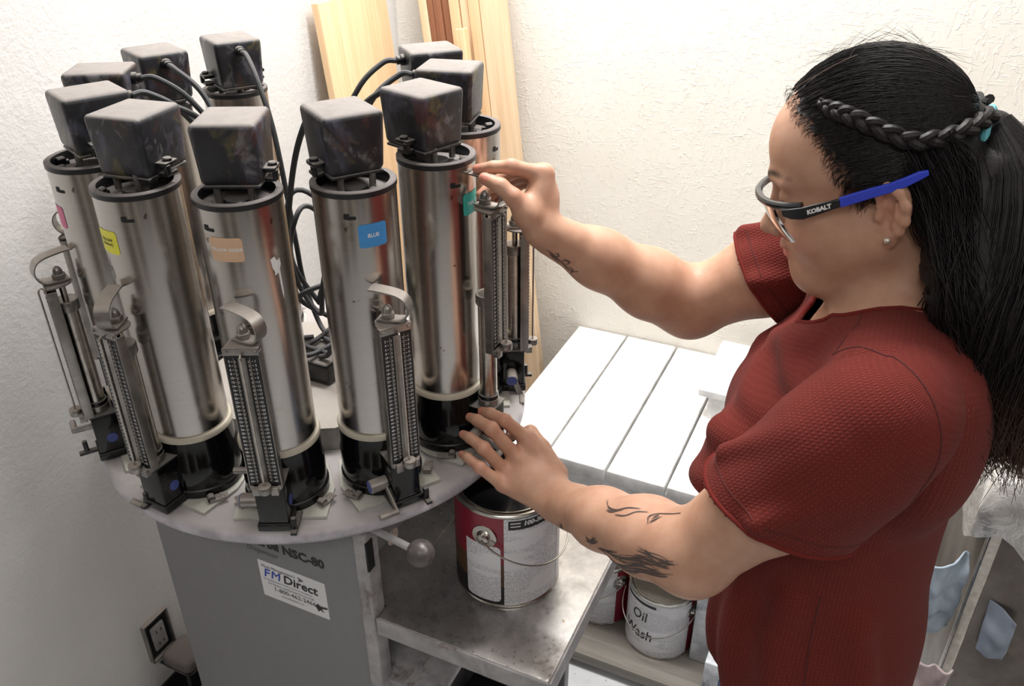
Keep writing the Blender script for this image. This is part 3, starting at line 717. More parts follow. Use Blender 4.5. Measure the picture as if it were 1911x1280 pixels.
wl = lab_part(can, 'back_label', (.36, 3.4, .007, .181), MT['label'], off=.0006, n=40)
hb = lab_part(can, 'header_bar', (.44, 1.25, .161, .178), MT['ink'], off=.0010)
v, f = text_mesh('100-30', .0115, bold=.0005, shear=.15, align='LEFT'); v, f = wrap([(p[0]+.72*CR, p[1], p[2]) for p in v], f, CR+.0016, .1715); MB().add(v, f).build('lettering', MT['ink_white'], hb, auto=0)
for z in (.1725, .1665): lab_part(hb, 'header_line', (.48, .66, z, z+.002), MT['ink_white'], off=.0014, n=4)
tp = lab_part(can, 'blank_gutter', (1.56, 1.62, .010, .160), MT['paper'], off=.0009, n=3)
# two cans below the bench
marker = MT['ink']
c2 = paint_can((.517, .525, .0506), math.radians(-18), 'closed paint can with black handwriting beside the bench leg', False)
c3 = paint_can((.350, .565, .0506), math.radians(-40), 'closed paint can half hidden behind the stainless shelf', False)
for c in (c2, c3):
    lab_part(c, 'paper_label', (-2.75, -.12, .007, .178), MT['label'], off=.0005, n=40); lab_part(c, 'red_wrap', (-.12, .5, .007, .178), MT['red_label'], off=.0005, n=10)
    lab_part(c, 'header_bar', (-2.3, -1.2, .164, .172), MT['ink'], off=.0009)
    c.children[0]
for ch in (c2, c3):
    for o in list(ch.children):
        if o.name.startswith('bail_wire'): o.rotation_euler = (0, 0, PI)
for txt, z, a in (('Oil', .125, -1.72), ('Wash', .068, -1.75)):
    v, f = text_mesh(txt, .044, bold=.0003, shear=.12); v, f = wrap([(p[0]*.8+a*CR, p[1], p[2]) for p in v], f, CR+.0012, z); MB().add(v, f).build('handwriting', marker, c2, auto=0)
lab_part(c3, 'paint_drip', (-1.20, -1.17, .075, .12), MT['brown_label'], off=.001, n=2); lab_part(c3, 'paint_drip', (-1.24, -1.13, .115, .128), MT['brown_label'], off=.001, n=3, rad=.003)

# ================================================================== wall outlet with plug-in adapter
ou = empty('wall_outlet', (XL, -.115, ZD-.70)); tag(ou, 'open electrical outlet box in the left wall beside the cabinet', 'outlet')
mb = MB()
for dy, dz, sy, sz in ((0, .054, .066, .004), (0, -.054, .066, .004), (.032, 0, .004, .108), (-.032, 0, .004, .108)): mb.box((.004, dy, dz), (.014, sy, sz), .001)
mb.build('box_frame', MT['zinc'], ou); MB().box((.001, 0, 0), (.003, .064, .106)).build('box_back', MT['dark'], ou)
rc = MB().box((.006, 0, 0), (.008, .036, .068), .004).build('receptacle', plain('grey_receptacle', srgb(150, 146, 146), .5, var=.2), ou)
for z in (.017, -.017):
    for y in (-.006, .006): MB().box((.0102, y, z), (.001, .002, .008)).build('slot', MT['dark'], rc)
ad = empty('power_adapter', (XL+.012, -.10, ZD-.755)); tag(ad, 'bulky grey plug adapter hanging in front of the outlet', 'adapter')
MB().box((.045, .0, .0), (.085, .075, .045), .016).build('housing', m_dirty('dusty_grey_plastic', srgb(96, 90, 88), srgb(120, 112, 108), [], .6), ad)
MB().box((.045, .0, -.004), (.0865, .0765, .002)).build('seam', MT['ink'], ad)
MB().tube(catmull([(.06, -.02, -.02), (.07, -.03, -.07), (.05, -.02, -.15), (.06, .02, -.19)], 8), .0045, 8).build('cord', MT['rubber'], ad)
jb = empty('junk_box', (-.345, -.06, 0)); tag(jb, 'torn dark cardboard box on the floor between wall and cabinet', 'box')
crd = plain('torn_cardboard', srgb(196, 180, 150), .8, var=.2); bd = plain('dark_printed_card', srgb(30, 28, 32), .6, var=.3)
for y in (-.11, .11): MB().box((0, y, .07), (.16, .005, .14)).build('side_flap', bd, jb)
for x in (-.08, .08): MB().box((x, 0, .07), (.005, .215, .14)).build('end_flap', bd, jb)
MB().box((0, 0, .004), (.155, .21, .006)).build('bottom', bd, jb)
MB().box((.02, -.02, .135), (.11, .17, .004), M=Matrix.Rotation(.25, 4, 'Y')).build('torn_flap', crd, jb)

# ================================================================== right side: metal bin with liner, rags, boxes
BX, BY = 1.125, .30
bin_ = empty('metal_bin', (1.29, .51, 0)); tag(bin_, 'large dull grey metal bin behind the person', 'bin')
bm = NT('smudged_sheet_metal'); n = bm.noise(6, 5, .6); n2 = bm.noise(30, 3)
bm.set(col=bm.mix(bm.step(n2, .6, .7), bm.ramp(n, [(.3, srgb(92, 84, 78)), (.7, srgb(150, 144, 138))]), srgb(120, 108, 98)), metal=.6, rough=.38); bm.bump(n, .3, .01); MT['binm'] = bm.m
bw, bh = .42, .905
for s in (-1, 1):
    MB().box((s*bw/2, 0, bh/2), (.012, bw, bh), .002).build('side_sheet', MT['binm'], bin_); MB().box((0, s*bw/2, bh/2), (bw, .012, bh), .002).build('side_sheet', MT['binm'], bin_)
MB().box((0, 0, .02), (bw, bw, .02)).build('bottom', MT['binm'], bin_)
for sx in (-1, 1):
    for sy in (-1, 1): MB().box((sx*bw/2, sy*bw/2, bh/2), (.02, .02, bh), .004).build('corner_post', MT['steel_plain'], bin_)
# crumpled clear liner folded over the rim
lm = NT('crumpled_liner'); n = lm.noise(16, 5, .6, dist=1.0); lm.set(col=lm.ramp(n, [(.3, srgb(168, 166, 162)), (.7, srgb(214, 213, 210))]), rough=.16, spec=.6, trans=.25); lm.bump(n, .6, .01)
vv_, ff_ = [], []; nU, nV = 96, 14
for i in range(nU):
    a = 2*PI*i/nU; c_, s_ = math.cos(a), math.sin(a); m_ = max(abs(c_), abs(s_)); ux, uy = c_/m_, s_/m_
    for j in range(nV):
        t_ = j/(nV-1); hang = .16+.07*mnoise.noise(Vector((ux*3, uy*3, 1.7)))
        if t_ < .35: r = bw/2-.05*(1-t_/.35)-.0; z = bh-.10+.115*(t_/.35)
        else: r = bw/2+.014+.018*math.sin((t_-.35)*4); z = bh+.015-hang*(t_-.35)/.65
        nz = .012*mnoise.noise(Vector((ux*5, uy*5, z*14)))+.006*mnoise.noise(Vector((ux*14, uy*14, z*30)))
        vv_.append(((r+nz+(.010 if t_ > .3 else 0))*ux, (r+nz+(.010 if t_ > .3 else 0))*uy, z))
for i in range(nU):
    for j in range(nV-1): ff_.append((i*nV+j, ((i+1) % nU)*nV+j, ((i+1) % nU)*nV+j+1, i*nV+j+1))
o = MB().add(vv_, ff_, True).build('plastic_liner', lm.m, auto=0); o.location = (1.29, .51, 0); tag(o, 'crumpled shiny plastic liner folded over the metal bin', 'liner')
def rag(label, loc, w, h, rot, col, seed, curl=.03):
    nu, nv = 26, 34; v, f = [], []
    for i in range(nu):
        for j in range(nv):
            x = (i/(nu-1)-.5)*w; z = -(j/(nv-1))*h; n1 = mnoise.noise(Vector((x*18+seed, z*7, seed))); n2_ = mnoise.noise(Vector((x*40, z*34+seed, 3.1)))
            v.append((x*(1+.25*n1)+.2*n2_*curl, curl*(n1*1.3+n2_*.6), z+.02*n1))
    for i in range(nu-1):
        for j in range(nv-1): f.append((i*nv+j, i*nv+nv+j, i*nv+nv+j+1, i*nv+j+1))
    o = MB().add(v, f, True).build('rag', plain('cotton_rag_%d' % seed, col, .9, var=.25, scale=20), auto=0); o.location = loc; o.rotation_euler = rot
    md = o.modifiers.new('thick', 'SOLIDIFY'); md.thickness = .003; tag(o, label, 'rag', 'rags around the bin'); return o
rag('pale blue rag bundle hanging on the left side of the metal bin', (1.028, .285, ZD-.235), .085, .17, (0, 0, .55), srgb(168, 182, 196), 3, .026)
rag('greyish pink rag low on the left side of the metal bin', (1.035, .20, ZD-.385), .08, .13, (0, 0, .5), srgb(176, 160, 160), 8, .024)
rag('grey-blue rag hanging on the front of the metal bin', (1.130, .287, ZD-.30), .045, .095, (0, 0, 0), srgb(150, 160, 176), 5, .016)
# things stacked behind the person, by the back wall
gb = MB().box((0, 0, .20), (.16, .012, .40), .002).build('grey_board', plain('grey_painted_board', srgb(168, 164, 166), .5, var=.1)); gb.location = (1.075, .90, ZD-.05); gb.rotation_euler = (-.10, -.22, 0)
tag(gb, 'grey board standing on the cartons at the right edge', 'board')
crt = plain('printed_carton', srgb(206, 196, 186), .6, var=.25, scale=45); band = plain('brown_print', srgb(140, 104, 80), .6, var=.3, scale=60)
zc = 0.0
for k, (hh, lab) in enumerate([(.33, 'large pale carton at the bottom of the stack by the back wall'), (.30, 'middle pale carton of the stack by the back wall'), (.265, 'upper pale carton with brown print under the grey board')]):
    c_ = empty('carton', (1.20, .86, zc)); tag(c_, lab, 'box', 'cartons stacked by the back wall')
    MB().box((0, 0, hh/2), (.28, .22, hh-.001), .003).build('carton_body', crt, c_); MB().box((0, 0, hh*.62), (.2815, .2215, hh*.16)).build('print_band', band, c_); MB().box((0, 0, hh-.0008), (.05, .2205, .0012)).build('tape', MT['pine2'], c_)
    zc += hh
gb.location = (1.085, .90, zc)
# ================================================================== signed-distance modelling of the woman
def V3(*p): return np.array(p, float)
EYE = np.eye(3)
class Field:
    def __init__(s): s.p = []
    def cone(s, a, b, ra, rb, k=.02, op='u'):
        a, b = np.array(a, float), np.array(b, float); ab = b-a; L2 = ab@ab
        def d(P):
            q = P-a; t = np.clip(q@ab/L2, 0, 1); return np.sqrt(((q-t[:, None]*ab)**2).sum(1))-(ra+(rb-ra)*t)
        s.p.append((d, k, op)); return s
    def chain(s, pts, rs, k=.02, op='u', ki=.006):
        """tapering limb through pts as one primitive"""
        A = [np.array(p, float) for p in pts]
        def d(P):
            r = None
            for i in range(len(A)-1):
                ab = A[i+1]-A[i]; q = P-A[i]; t = np.clip(q@ab/(ab@ab), 0, 1); v = np.sqrt(((q-t[:, None]*ab)**2).sum(1))-(rs[i]+(rs[i+1]-rs[i])*t)
                if r is None: r = v
                else:
                    h = np.clip(.5+.5*(r-v)/ki, 0, 1); r = r*(1-h)+v*h-ki*h*(1-h)
            return r
        s.p.append((d, k, op)); return s
    def ell(s, c, r, k=.02, op='u', R=None):
        c, r = np.array(c, float), np.array(r, float); Rm = np.eye(3) if R is None else np.array(R, float)
        def d(P):
            q = ((P-c)@Rm.T)/r; k0 = np.sqrt((q*q).sum(1)); q = q/r; k1 = np.sqrt((q*q).sum(1))
            return np.where(k0 < 1e-6, -r.min(), k0*(k0-1)/np.maximum(k1, 1e-9))
        s.p.append((d, k, op)); return s
    def loft(s, T, k=.02, grow=0.0):
        """T rows: z, cx, cy, half depth, half width"""
        T = np.array(sorted(T), float)
        zz = np.linspace(T[0, 0], T[-1, 0], 200); tab = []
        for j in range(1, 5):   # smoothed interpolation
            y = np.interp(zz, T[:, 0], T[:, j]); ker = np.hanning(25); ker /= ker.sum(); y = np.convolve(np.pad(y, 12, 'edge'), ker, 'valid'); tab.append(y)
        z0, z1 = zz[0], zz[-1]
        def d(P):
            z = np.clip(P[:, 2], z0, z1); g = [np.interp(z, zz, y) for y in tab]
            a, b = g[2]+grow, g[3]+grow; x, y = (P[:, 0]-g[0]), (P[:, 1]-g[1])
            k0 = np.sqrt((x/a)**2+(y/b)**2); k1 = np.sqrt((x/a/a)**2+(y/b/b)**2)
            e = np.where(k0 < 1e-5, -np.minimum(a, b), k0*(k0-1)/np.maximum(k1, 1e-9))
            return np.maximum(e, np.maximum(P[:, 2]-z1-grow, z0-P[:, 2]))
        s.p.append((d, k, 'u')); return s
    def ev(s, P, act=None):
        r = None
        for j, (d, k, op) in enumerate(s.p):
            if act is not None and not act[j]: continue
            v = d(P)
            if r is None: r = v if op == 'u' else np.full(len(P), 1.0); continue
            if op == 'u':
                h = np.clip(.5+.5*(r-v)/k, 0, 1); r = r*(1-h)+v*h-k*h*(1-h)
            else:
                v = -v; h = np.clip(.5-.5*(r-v)/k, 0, 1); r = r*(1-h)+v*h+k*h*(1-h)
        return r if r is not None else np.full(len(P), 1.0)

def surface(F, lo, hi, h, B=13, newton=1):
    """sparse surface nets; returns verts (n,3), quads (m,4)"""
    lo = np.array(lo, float); hi = np.array(hi, float); nb = np.ceil((hi-lo)/(h*B)).astype(int)
    I = np.stack(np.meshgrid(*[np.arange(n) for n in nb], indexing='ij'), -1).reshape(-1, 3)
    cen = lo+(I+.5)*h*B; rad = h*B*.87
    D = np.stack([d(cen) for d, k, op in F.p], 1)
    uni = np.array([op == 'u' for _, _, op in F.p]); ks = np.array([k for _, k, _ in F.p])
    mn = D[:, uni].min(1); keep = np.abs(mn) < rad*1.6+.03
    keep &= (np.abs(F.ev(cen)) < rad*1.7+.004)
    ar = np.arange(B+1); loc = np.stack(np.meshgrid(ar, ar, ar, indexing='ij'), -1).reshape(-1, 3)
    cx, cp, quads = [], [], []
    corner = [(i, j, k) for i in (0, 1) for j in (0, 1) for k in (0, 1)]
    edges = [(a, b) for a in range(8) for b in range(a+1, 8) if sum(abs(np.array(corner[a])-np.array(corner[b]))) == 1]
    BIG = 1 << 20
    for bi in np.nonzero(keep)[0]:
        act = np.where(uni, D[bi] < mn[bi]+2*rad+ks*1.1, D[bi] < rad+ks)
        base = I[bi]*B; P = lo+(base+loc)*h
        f = F.ev(P, act).reshape(B+1, B+1, B+1)
        sg = f < 0
        if sg.all() or not sg.any(): continue
        fc = np.stack([f[i:B+i, j:B+j, k:B+k] for i, j, k in corner], -1); s8 = fc < 0
        cnt = s8.sum(-1); act_c = np.argwhere((cnt > 0) & (cnt < 8))
        fv = fc[act_c[:, 0], act_c[:, 1], act_c[:, 2]]; acc = np.zeros((len(act_c), 3)); n = np.zeros(len(act_c))
        for a, b in edges:
            m = (fv[:, a] < 0) != (fv[:, b] < 0); t = np.where(m, fv[:, a]/(fv[:, a]-fv[:, b]+1e-12), 0)
            ca, cb = np.array(corner[a]), np.array(corner[b]); acc += np.where(m[:, None], ca+t[:, None]*(cb-ca), 0); n += m
        pos = lo+(base+act_c+acc/n[:, None])*h
        e = h*.3
        for _ in range(newton):
            v = F.ev(pos, act); g = np.stack([F.ev(pos+EYE[q]*e, act)-v for q in range(3)], 1)/e
            g2 = np.maximum((g*g).sum(1), .05); st = -(v/g2)[:, None]*g; ln = np.linalg.norm(st, axis=1, keepdims=True); pos = pos+st*np.minimum(1, h*.6/np.maximum(ln, 1e-9))
        gi = base+act_c; cx.append((gi[:, 0]*BIG+gi[:, 1])*BIG+gi[:, 2]); cp.append(pos)
        for ax in range(3):
            o = [slice(0, B)]*3; o2 = list(o); o2[ax] = slice(1, B+1)
            a = sg[o[0], o[1], o[2]]; b = sg[o2[0], o2[1], o2[2]]
            ed = np.argwhere(a != b)
            if len(ed) == 0: continue
            flip = a[ed[:, 0], ed[:, 1], ed[:, 2]]; g = base+ed; u, w_ = [(1, 2), (2, 0), (0, 1)][ax]
            eu = np.zeros(3, int); eu[u] = 1; ew = np.zeros(3, int); ew[w_] = 1
            q = np.stack([g-eu-ew, g-ew, g, g-eu], 1); q[~flip] = q[~flip][:, ::-1]
            quads.append((q[..., 0]*BIG+q[..., 1])*BIG+q[..., 2])
    keys = np.concatenate(cx); pos = np.concatenate(cp); o = np.argsort(keys); keys = keys[o]; pos = pos[o]
    Q = np.concatenate(quads); idx = np.clip(np.searchsorted(keys, Q), 0, len(keys)-1); ok = (keys[idx] == Q).all(1)
    return pos, idx[ok]

def np_mesh(name, v, q, smooth=True):
    me = bpy.data.meshes.new(name); n = len(q); k = q.shape[1]
    me.vertices.add(len(v)); me.vertices.foreach_set('co', np.ascontiguousarray(v, np.float32).ravel())
    me.loops.add(n*k); me.loops.foreach_set('vertex_index', np.ascontiguousarray(q, np.int32).ravel())
    me.polygons.add(n); me.polygons.foreach_set('loop_start', np.arange(0, n*k, k, dtype=np.int32))
    me.update(calc_edges=True); me.validate()
    me.polygons.foreach_set('use_smooth', np.full(len(me.polygons), smooth)); me.update()
    return me
def vattr(me, name, arr, typ='FLOAT'):
    a = me.attributes.new(name, typ, 'POINT')
    a.data.foreach_set({'FLOAT': 'value', 'FLOAT_VECTOR': 'vector'}[typ], np.ascontiguousarray(arr, np.float32).ravel())
def clip_open(v, q, keepval, snap=True):
    """drop faces whose vertices lie outside keepval>0 and pull the border onto keepval=0"""
    k = keepval(v); fk = (k[q] > 0).any(1); q = q[fk]
    used = np.unique(q); mp = -np.ones(len(v), int); mp[used] = np.arange(len(used)); v = v[used]; q = mp[q]
    for _ in range(4):
        k = keepval(v); out = k < 0
        if not out.any(): break
        e = 1e-3; g = np.stack([keepval(v[out]+np.eye(3)[j]*e)-keepval(v[out]-np.eye(3)[j]*e) for j in range(3)], 1)/(2*e)
        v = v.copy(); v[out] -= (k[out]/np.maximum((g*g).sum(1), .2))[:, None]*g
    return v, q

# ------------------------------------------------------------------ pose (z measured from the turntable top)
HO = V3(.793, -.022, .498); hp, hy = math.radians(19), math.radians(4)
HF = V3(-math.cos(hp)*math.cos(hy), -math.cos(hp)*math.sin(hy), -math.sin(hp)); HLt = V3(math.sin(hy), -math.cos(hy), 0); HU = np.cross(HF, HLt)
HM = np.stack([HF, HLt, HU])
def hw(f, l, u): return HO+f*HF+l*HLt+u*HU
def toh(P): return (P-HO)@HM.T
SL, EL, WL = V3(.848, -.205, .325), V3(.690, -.220, .100), V3(.480, -.108, .014)
SR, ER, WR = V3(.790, .135, .375), V3(.585, .115, .240), V3(.4045, -.0035, .3667)
HL = {'index': [(.412, -.0567, .0628), (.3813, -.0688, .0956), (.3549, -.0616, .0961), (.3375, -.0561, .0913)], 'middle': [(.4024, -.0819, .0505), (.372, -.093, .0947), (.3442, -.0829, .0946), (.3273, -.0738, .0892)], 'ring': [(.3965, -.1018, .034), (.3693, -.1137, .0745), (.3436, -.1044, .0777), (.3269, -.0958, .0733)], 'pinky': [(.4013, -.1192, .0234), (.3721, -.1318, .0545), (.3494, -.1235, .058), (.3342, -.1144, .0532)], 'thumb': [(.4587, -.0669, .0235), (.4301, -.0455, .0473), (.405, -.0312, .0578), (.3708, -.023, .0358)]}
HR = {'index': [(.3998, .0136, .4356), (.3664, -.0125, .449), (.3435, -.0181, .4468), (.3198, -.02, .4412)], 'thumb': [(.3945, -.0229, .3931), (.379, -.0335, .4175), (.3621, -.0355, .4304), (.3387, -.0336, .4362)], 'middle': [(.3932, .0329, .4307), (.353, .0265, .4299), (.3292, .01, .4117), (.3183, -.0082, .4013)], 'ring': [(.3811, .0473, .4221), (.346, .0449, .414), (.3284, .0279, .4004), (.3239, .0073, .3916)], 'pinky': [(.3706, .0575, .4098), (.3435, .0556, .3988), (.3324, .0362, .3906), (.3317, .0173, .3817)]}
CYB = -.035
TORSO = [(-.36, .850, CYB, .120, .165), (-.24, .850, CYB, .128, .178), (-.16, .850, CYB, .126, .172), (-.08, .845, CYB, .126, .160), (0, .835, CYB, .123, .150), (.08, .824, CYB, .130, .150), (.15, .818, CYB, .136, .155), (.22, .822, CYB, .128, .160), (.28, .828, CYB, .108, .160), (.33, .832, CYB, .085, .150), (.37, .836, CYB, .062, .110)]
NB = V3(.845, CYB, .345)

def hand(F, D, W, Ein, palm_k=.014, wr=.025):
    MC = {k: np.array(D[k][0]) for k in D}
    # palm: bones from the wrist to the knuckles
    side = (MC['index']-MC['pinky']); side /= np.linalg.norm(side)
    for k, ra, rb, off in (('index', .017, .0120, .010), ('middle', .018, .0125, .004), ('ring', .017, .0118, -.004), ('pinky', .015, .0105, -.010)):
        F.cone(W+side*off, MC[k], ra, rb, .012)
    F.ell((W*.45+(MC['middle']+MC['ring'])/2*.55), (.020, .020, .020), .02)
    for k in ('index', 'middle', 'ring', 'pinky'):
        r = {'index': .0088, 'middle': .0092, 'ring': .0086, 'pinky': .0076}[k]; p = [np.array(x) for x in D[k]]
        F.cone(p[0], p[1], r*1.18, r*1.06, .005); F.cone(p[1], p[2], r*1.05, r*.92, .003); F.cone(p[2], p[3]*.92+p[2]*.08, r*.92, r*.74, .003)
        F.ell(p[1], (r*1.10,)*3, .004)
    p = [np.array(x) for x in D['thumb']]
    F.cone(W*.75+p[0]*.25, p[0], .016, .0160, .014); F.cone(p[0], p[1], .0160, .0115, .010); F.cone(p[1], p[2], .0112, .0100, .004); F.cone(p[2], p[3], .0100, .0078, .004)
    F.cone(p[0], MC['index'], .012, .010, .014)
body = Field()
body.loft(TORSO, .03, grow=-.014)
body.chain([NB+V3(0, 0, -.03), NB+V3(-.008, 0, .03), hw(-.022, 0, -.055), hw(-.02, 0, -.01)], [.072, .060, .056, .058], .03)
body.cone(NB+V3(.005, -.03, .0), SL+V3(.0, .03, .01), .052, .054, .03); body.cone(NB+V3(.0, .03, .0), SR+V3(.0, -.03, .0), .052, .054, .03)
for S_, E_, W_ in ((SL, EL, WL), (SR, ER, WR)):
    body.chain([S_, S_*.5+E_*.5, E_], [.058, .054, .044], .025, ki=.03)
    fa = W_-E_; dn = V3(0, 0, -1)
    body.ell(E_, (.041, .041, .041), .02)
    body.chain([E_, E_+fa*.28, E_+fa*.62, E_+fa*.92], [.0425, .0440, .0355, .0270], .025, ki=.030)
    sd = np.array((HL if W_ is WL else HR)['index'][0])-np.array((HL if W_ is WL else HR)['pinky'][0]); sd /= np.linalg.norm(sd)
    for q in (-1, 1): body.cone(W_-fa*.16+sd*q*.008, W_+sd*q*.010, .0235, .0195, .012)
hand(body, HL, WL, EL); hand(body, HR, WR, ER)
for s in (-1, 1): body.cone(V3(.855, CYB+s*.085, -.16), V3(.850, CYB+s*.088, -.55), .085, .052, .04)
# head
B_ = body
def he(f, l, u, r, k=.02, op='u'): B_.ell(hw(f, l, u), r, k, op, R=HM)
he(-.003, 0, .045, (.087, .073, .082), .02); he(.038, 0, .048, (.060, .062, .058), .03)
he(.046, 0, -.022, (.050, .057, .066), .03)
he(.077, 0, -.056, (.026, .028, .030), .02); he(.080, 0, -.090, (.019, .022, .017), .02)
he(.040, 0, -.088, (.045, .040, .022), .03)
for s in (-1, 1):
    he(.052, s*.038, -.034, (.036, .030, .036), .02)
    B_.cone(hw(.004, s*.052, -.045), hw(.068, s*.020, -.087), .024, .020, .025)
    B_.cone(hw(.096, s*.010, .030), hw(.082, s*.044, .028), .0075, .006, .012)
    he(.100, s*.031, .012, (.013, .016, .010), .010, 's'); he(.0815, s*.031, .011, (.0125, .0125, .0125), .003)
    he(.104, s*.0115, -.033, (.0095, .0065, .0075), .005)
    # ear
    er = hw(0, 0, 0)
    ax = np.stack([HF*.90-HLt*s*.38, HLt*s*.92+HF*.38, HU]); tilt = math.radians(12)
    axu = ax[2]*math.cos(tilt)-ax[0]*math.sin(tilt); axf = ax[0]*math.cos(tilt)+ax[2]*math.sin(tilt); EM = np.stack([axf, ax[1], axu])
    ec = hw(-.015, s*.0755, -.010)
    def ew(f, o, u): return ec+f*EM[0]+o*EM[1]+u*EM[2]
    B_.ell(ew(0, -.002, .003), (.0165, .0075, .0290), .006, 'u', EM)
    rim = [ew(.013, .003, .004), ew(.0125, .006, .018), ew(.004, .009, .0285), ew(-.008, .010, .0255), ew(-.0155, .010, .012), ew(-.0155, .009, -.004), ew(-.010, .007, -.017), ew(-.002, .004, -.026)]
    B_.ell(ew(-.001, .010, .012), (.0085, .006, .010), .004, 's', EM); B_.ell(ew(.003, .009, -.005), (.0085, .008, .0095), .004, 's', EM)
    B_.chain(rim, [.0030, .0034, .0038, .0040, .0040, .0038, .0036, .004], .003)
    B_.chain([ew(-.006, .007, .012), ew(-.0085, .008, .0), ew(-.004, .007, -.012)], [.0028, .0032, .0030], .004)
    B_.ell(ew(.001, .003, -.028), (.0085, .0050, .0105), .005, 'u', EM); B_.ell(ew(.0125, .003, -.006), (.0045, .004, .0065), .004, 'u', EM)
B_.cone(hw(.095, 0, .014), hw(.112, 0, -.024), .0070, .0090, .010); he(.1150, 0, -.029, (.0105, .0105, .0095), .006)
he(.1010, 0, -.0520, (.0070, .019, .0055), .004); he(.0990, 0, -.0620, (.0070, .017, .0060), .003); he(.1080, 0, -.0567, (.009, .024, .0013), .003, 's')

v, q = surface(body, (.28, -.33, -.60), (1.02, .26, .68), .0028)
vb = v
hd = toh(v)
# painted regions of the skin (ink, lips, nails, brows)
def polydist(v, poly):
    best = np.full(len(v), 9.0); poly = [np.array(p) for p in poly]
    for a, b in zip(poly[:-1], poly[1:]):
        ab = b-a; t = np.clip((v-a)@ab/(ab@ab), 0, 1); best = np.minimum(best, np.linalg.norm(v-a-t[:, None]*ab, axis=1))
    return best
TL = [[(0.5687, -0.1674, 0.0935), (0.5774, -0.1813, 0.0963), (0.594, -0.1935, 0.1042), (0.6095, -0.1961, 0.1137), (0.6225, -0.1993, 0.1211)], [(0.5758, -0.1839, 0.0945), (0.5877, -0.1929, 0.0998), (0.6027, -0.1973, 0.1089)], [(0.5952, -0.2001, 0.102), (0.6078, -0.2054, 0.1095), (0.619, -0.2034, 0.1184), (0.6324, -0.2048, 0.1262)], [(0.6378, -0.2221, 0.1253), (0.6345, -0.2116, 0.1262), (0.6441, -0.2089, 0.1323), (0.6566, -0.2129, 0.1387), (0.6694, -0.2188, 0.1453), (0.6839, -0.2227, 0.1495)], [(0.6386, -0.2211, 0.1263), (0.6447, -0.2188, 0.1314), (0.6505, -0.2154, 0.1354)], [(0.6392, -0.2157, 0.1283), (0.6476, -0.2132, 0.134)], [(0.4968, -0.1495, 0.0091), (0.5066, -0.1516, 0.0056)], [(0.5049, -0.1596, 0.0242), (0.5055, -0.1525, 0.0041)], [(0.5543, -0.1918, 0.0495), (0.5628, -0.1962, 0.0465), (0.5714, -0.203, 0.0575)], [(0.5575, -0.1922, 0.0426), (0.5679, -0.2009, 0.0593)], [(0.5381, -0.1709, 0.0165), (0.5451, -0.1748, 0.0192)], [(0.5742, -0.2017, 0.0456), (0.5935, -0.2122, 0.0492), (0.6255, -0.2364, 0.0727), (0.6542, -0.2561, 0.0947), (0.6755, -0.2675, 0.1033)], [(0.5839, -0.2069, 0.0474), (0.6097, -0.2234, 0.0577), (0.6404, -0.2461, 0.0797), (0.668, -0.2646, 0.1005)], [(0.5944, -0.2173, 0.0642), (0.6253, -0.2376, 0.0818), (0.6536, -0.2555, 0.1001)], [(0.6132, -0.2294, 0.0727), (0.6419, -0.2478, 0.0977), (0.6733, -0.264, 0.1161)], [(0.632, -0.2398, 0.0992), (0.6463, -0.2488, 0.1067), (0.66, -0.2572, 0.1136), (0.6811, -0.2648, 0.1201)], [(0.6302, -0.24, 0.0923), (0.6528, -0.2541, 0.1048), (0.6762, -0.2658, 0.1143)], [(0.6245, -0.2302, 0.0584), (0.649, -0.2511, 0.0815), (0.6756, -0.2677, 0.102)], [(0.64, -0.2439, 0.106), (0.6544, -0.2536, 0.1112)], [(0.6632, -0.26, 0.1129), (0.6812, -0.2651, 0.1198)], [(0.5743, -0.2022, 0.0468), (0.6097, -0.2276, 0.0788)]]
TR = [[(0.4207, -0.022, 0.3492), (0.4285, -0.0163, 0.3405), (0.437, -0.0094, 0.3303), (0.4467, 0.0008, 0.3164), (0.46, 0.0005, 0.3192)], [(0.4309, -0.0171, 0.3435), (0.4349, -0.0162, 0.345), (0.4344, -0.0147, 0.3398), (0.4302, -0.015, 0.3385)], [(0.437, -0.0094, 0.3303), (0.4438, -0.0101, 0.3352), (0.4472, -0.0073, 0.3302), (0.4412, -0.0058, 0.325)], [(0.446, -0.0037, 0.3228), (0.4514, -0.0, 0.3177), (0.4472, 0.0057, 0.3109)], [(0.4247, -0.018, 0.3427), (0.4342, -0.0078, 0.3279)], [(0.4419, -0.011, 0.3352), (0.4493, -0.0072, 0.3317)]]
ink = np.zeros(len(v)); near = (v[:, 0] < .74) & (v[:, 2] < .2); nr = (v[:, 0] > .40) & (v[:, 0] < .5) & (v[:, 2] > .27)
for poly in []: ink[near] = np.maximum(ink[near], np.clip(1.6-polydist(v[near], poly)/.0022, 0, 1)*.62)
for poly in []: ink[nr] = np.maximum(ink[nr], np.clip(1.6-polydist(v[nr], poly)/.0018, 0, 1)*.55)
red = np.zeros(len(v)); brow = np.zeros(len(v)); white = np.zeros(len(v))
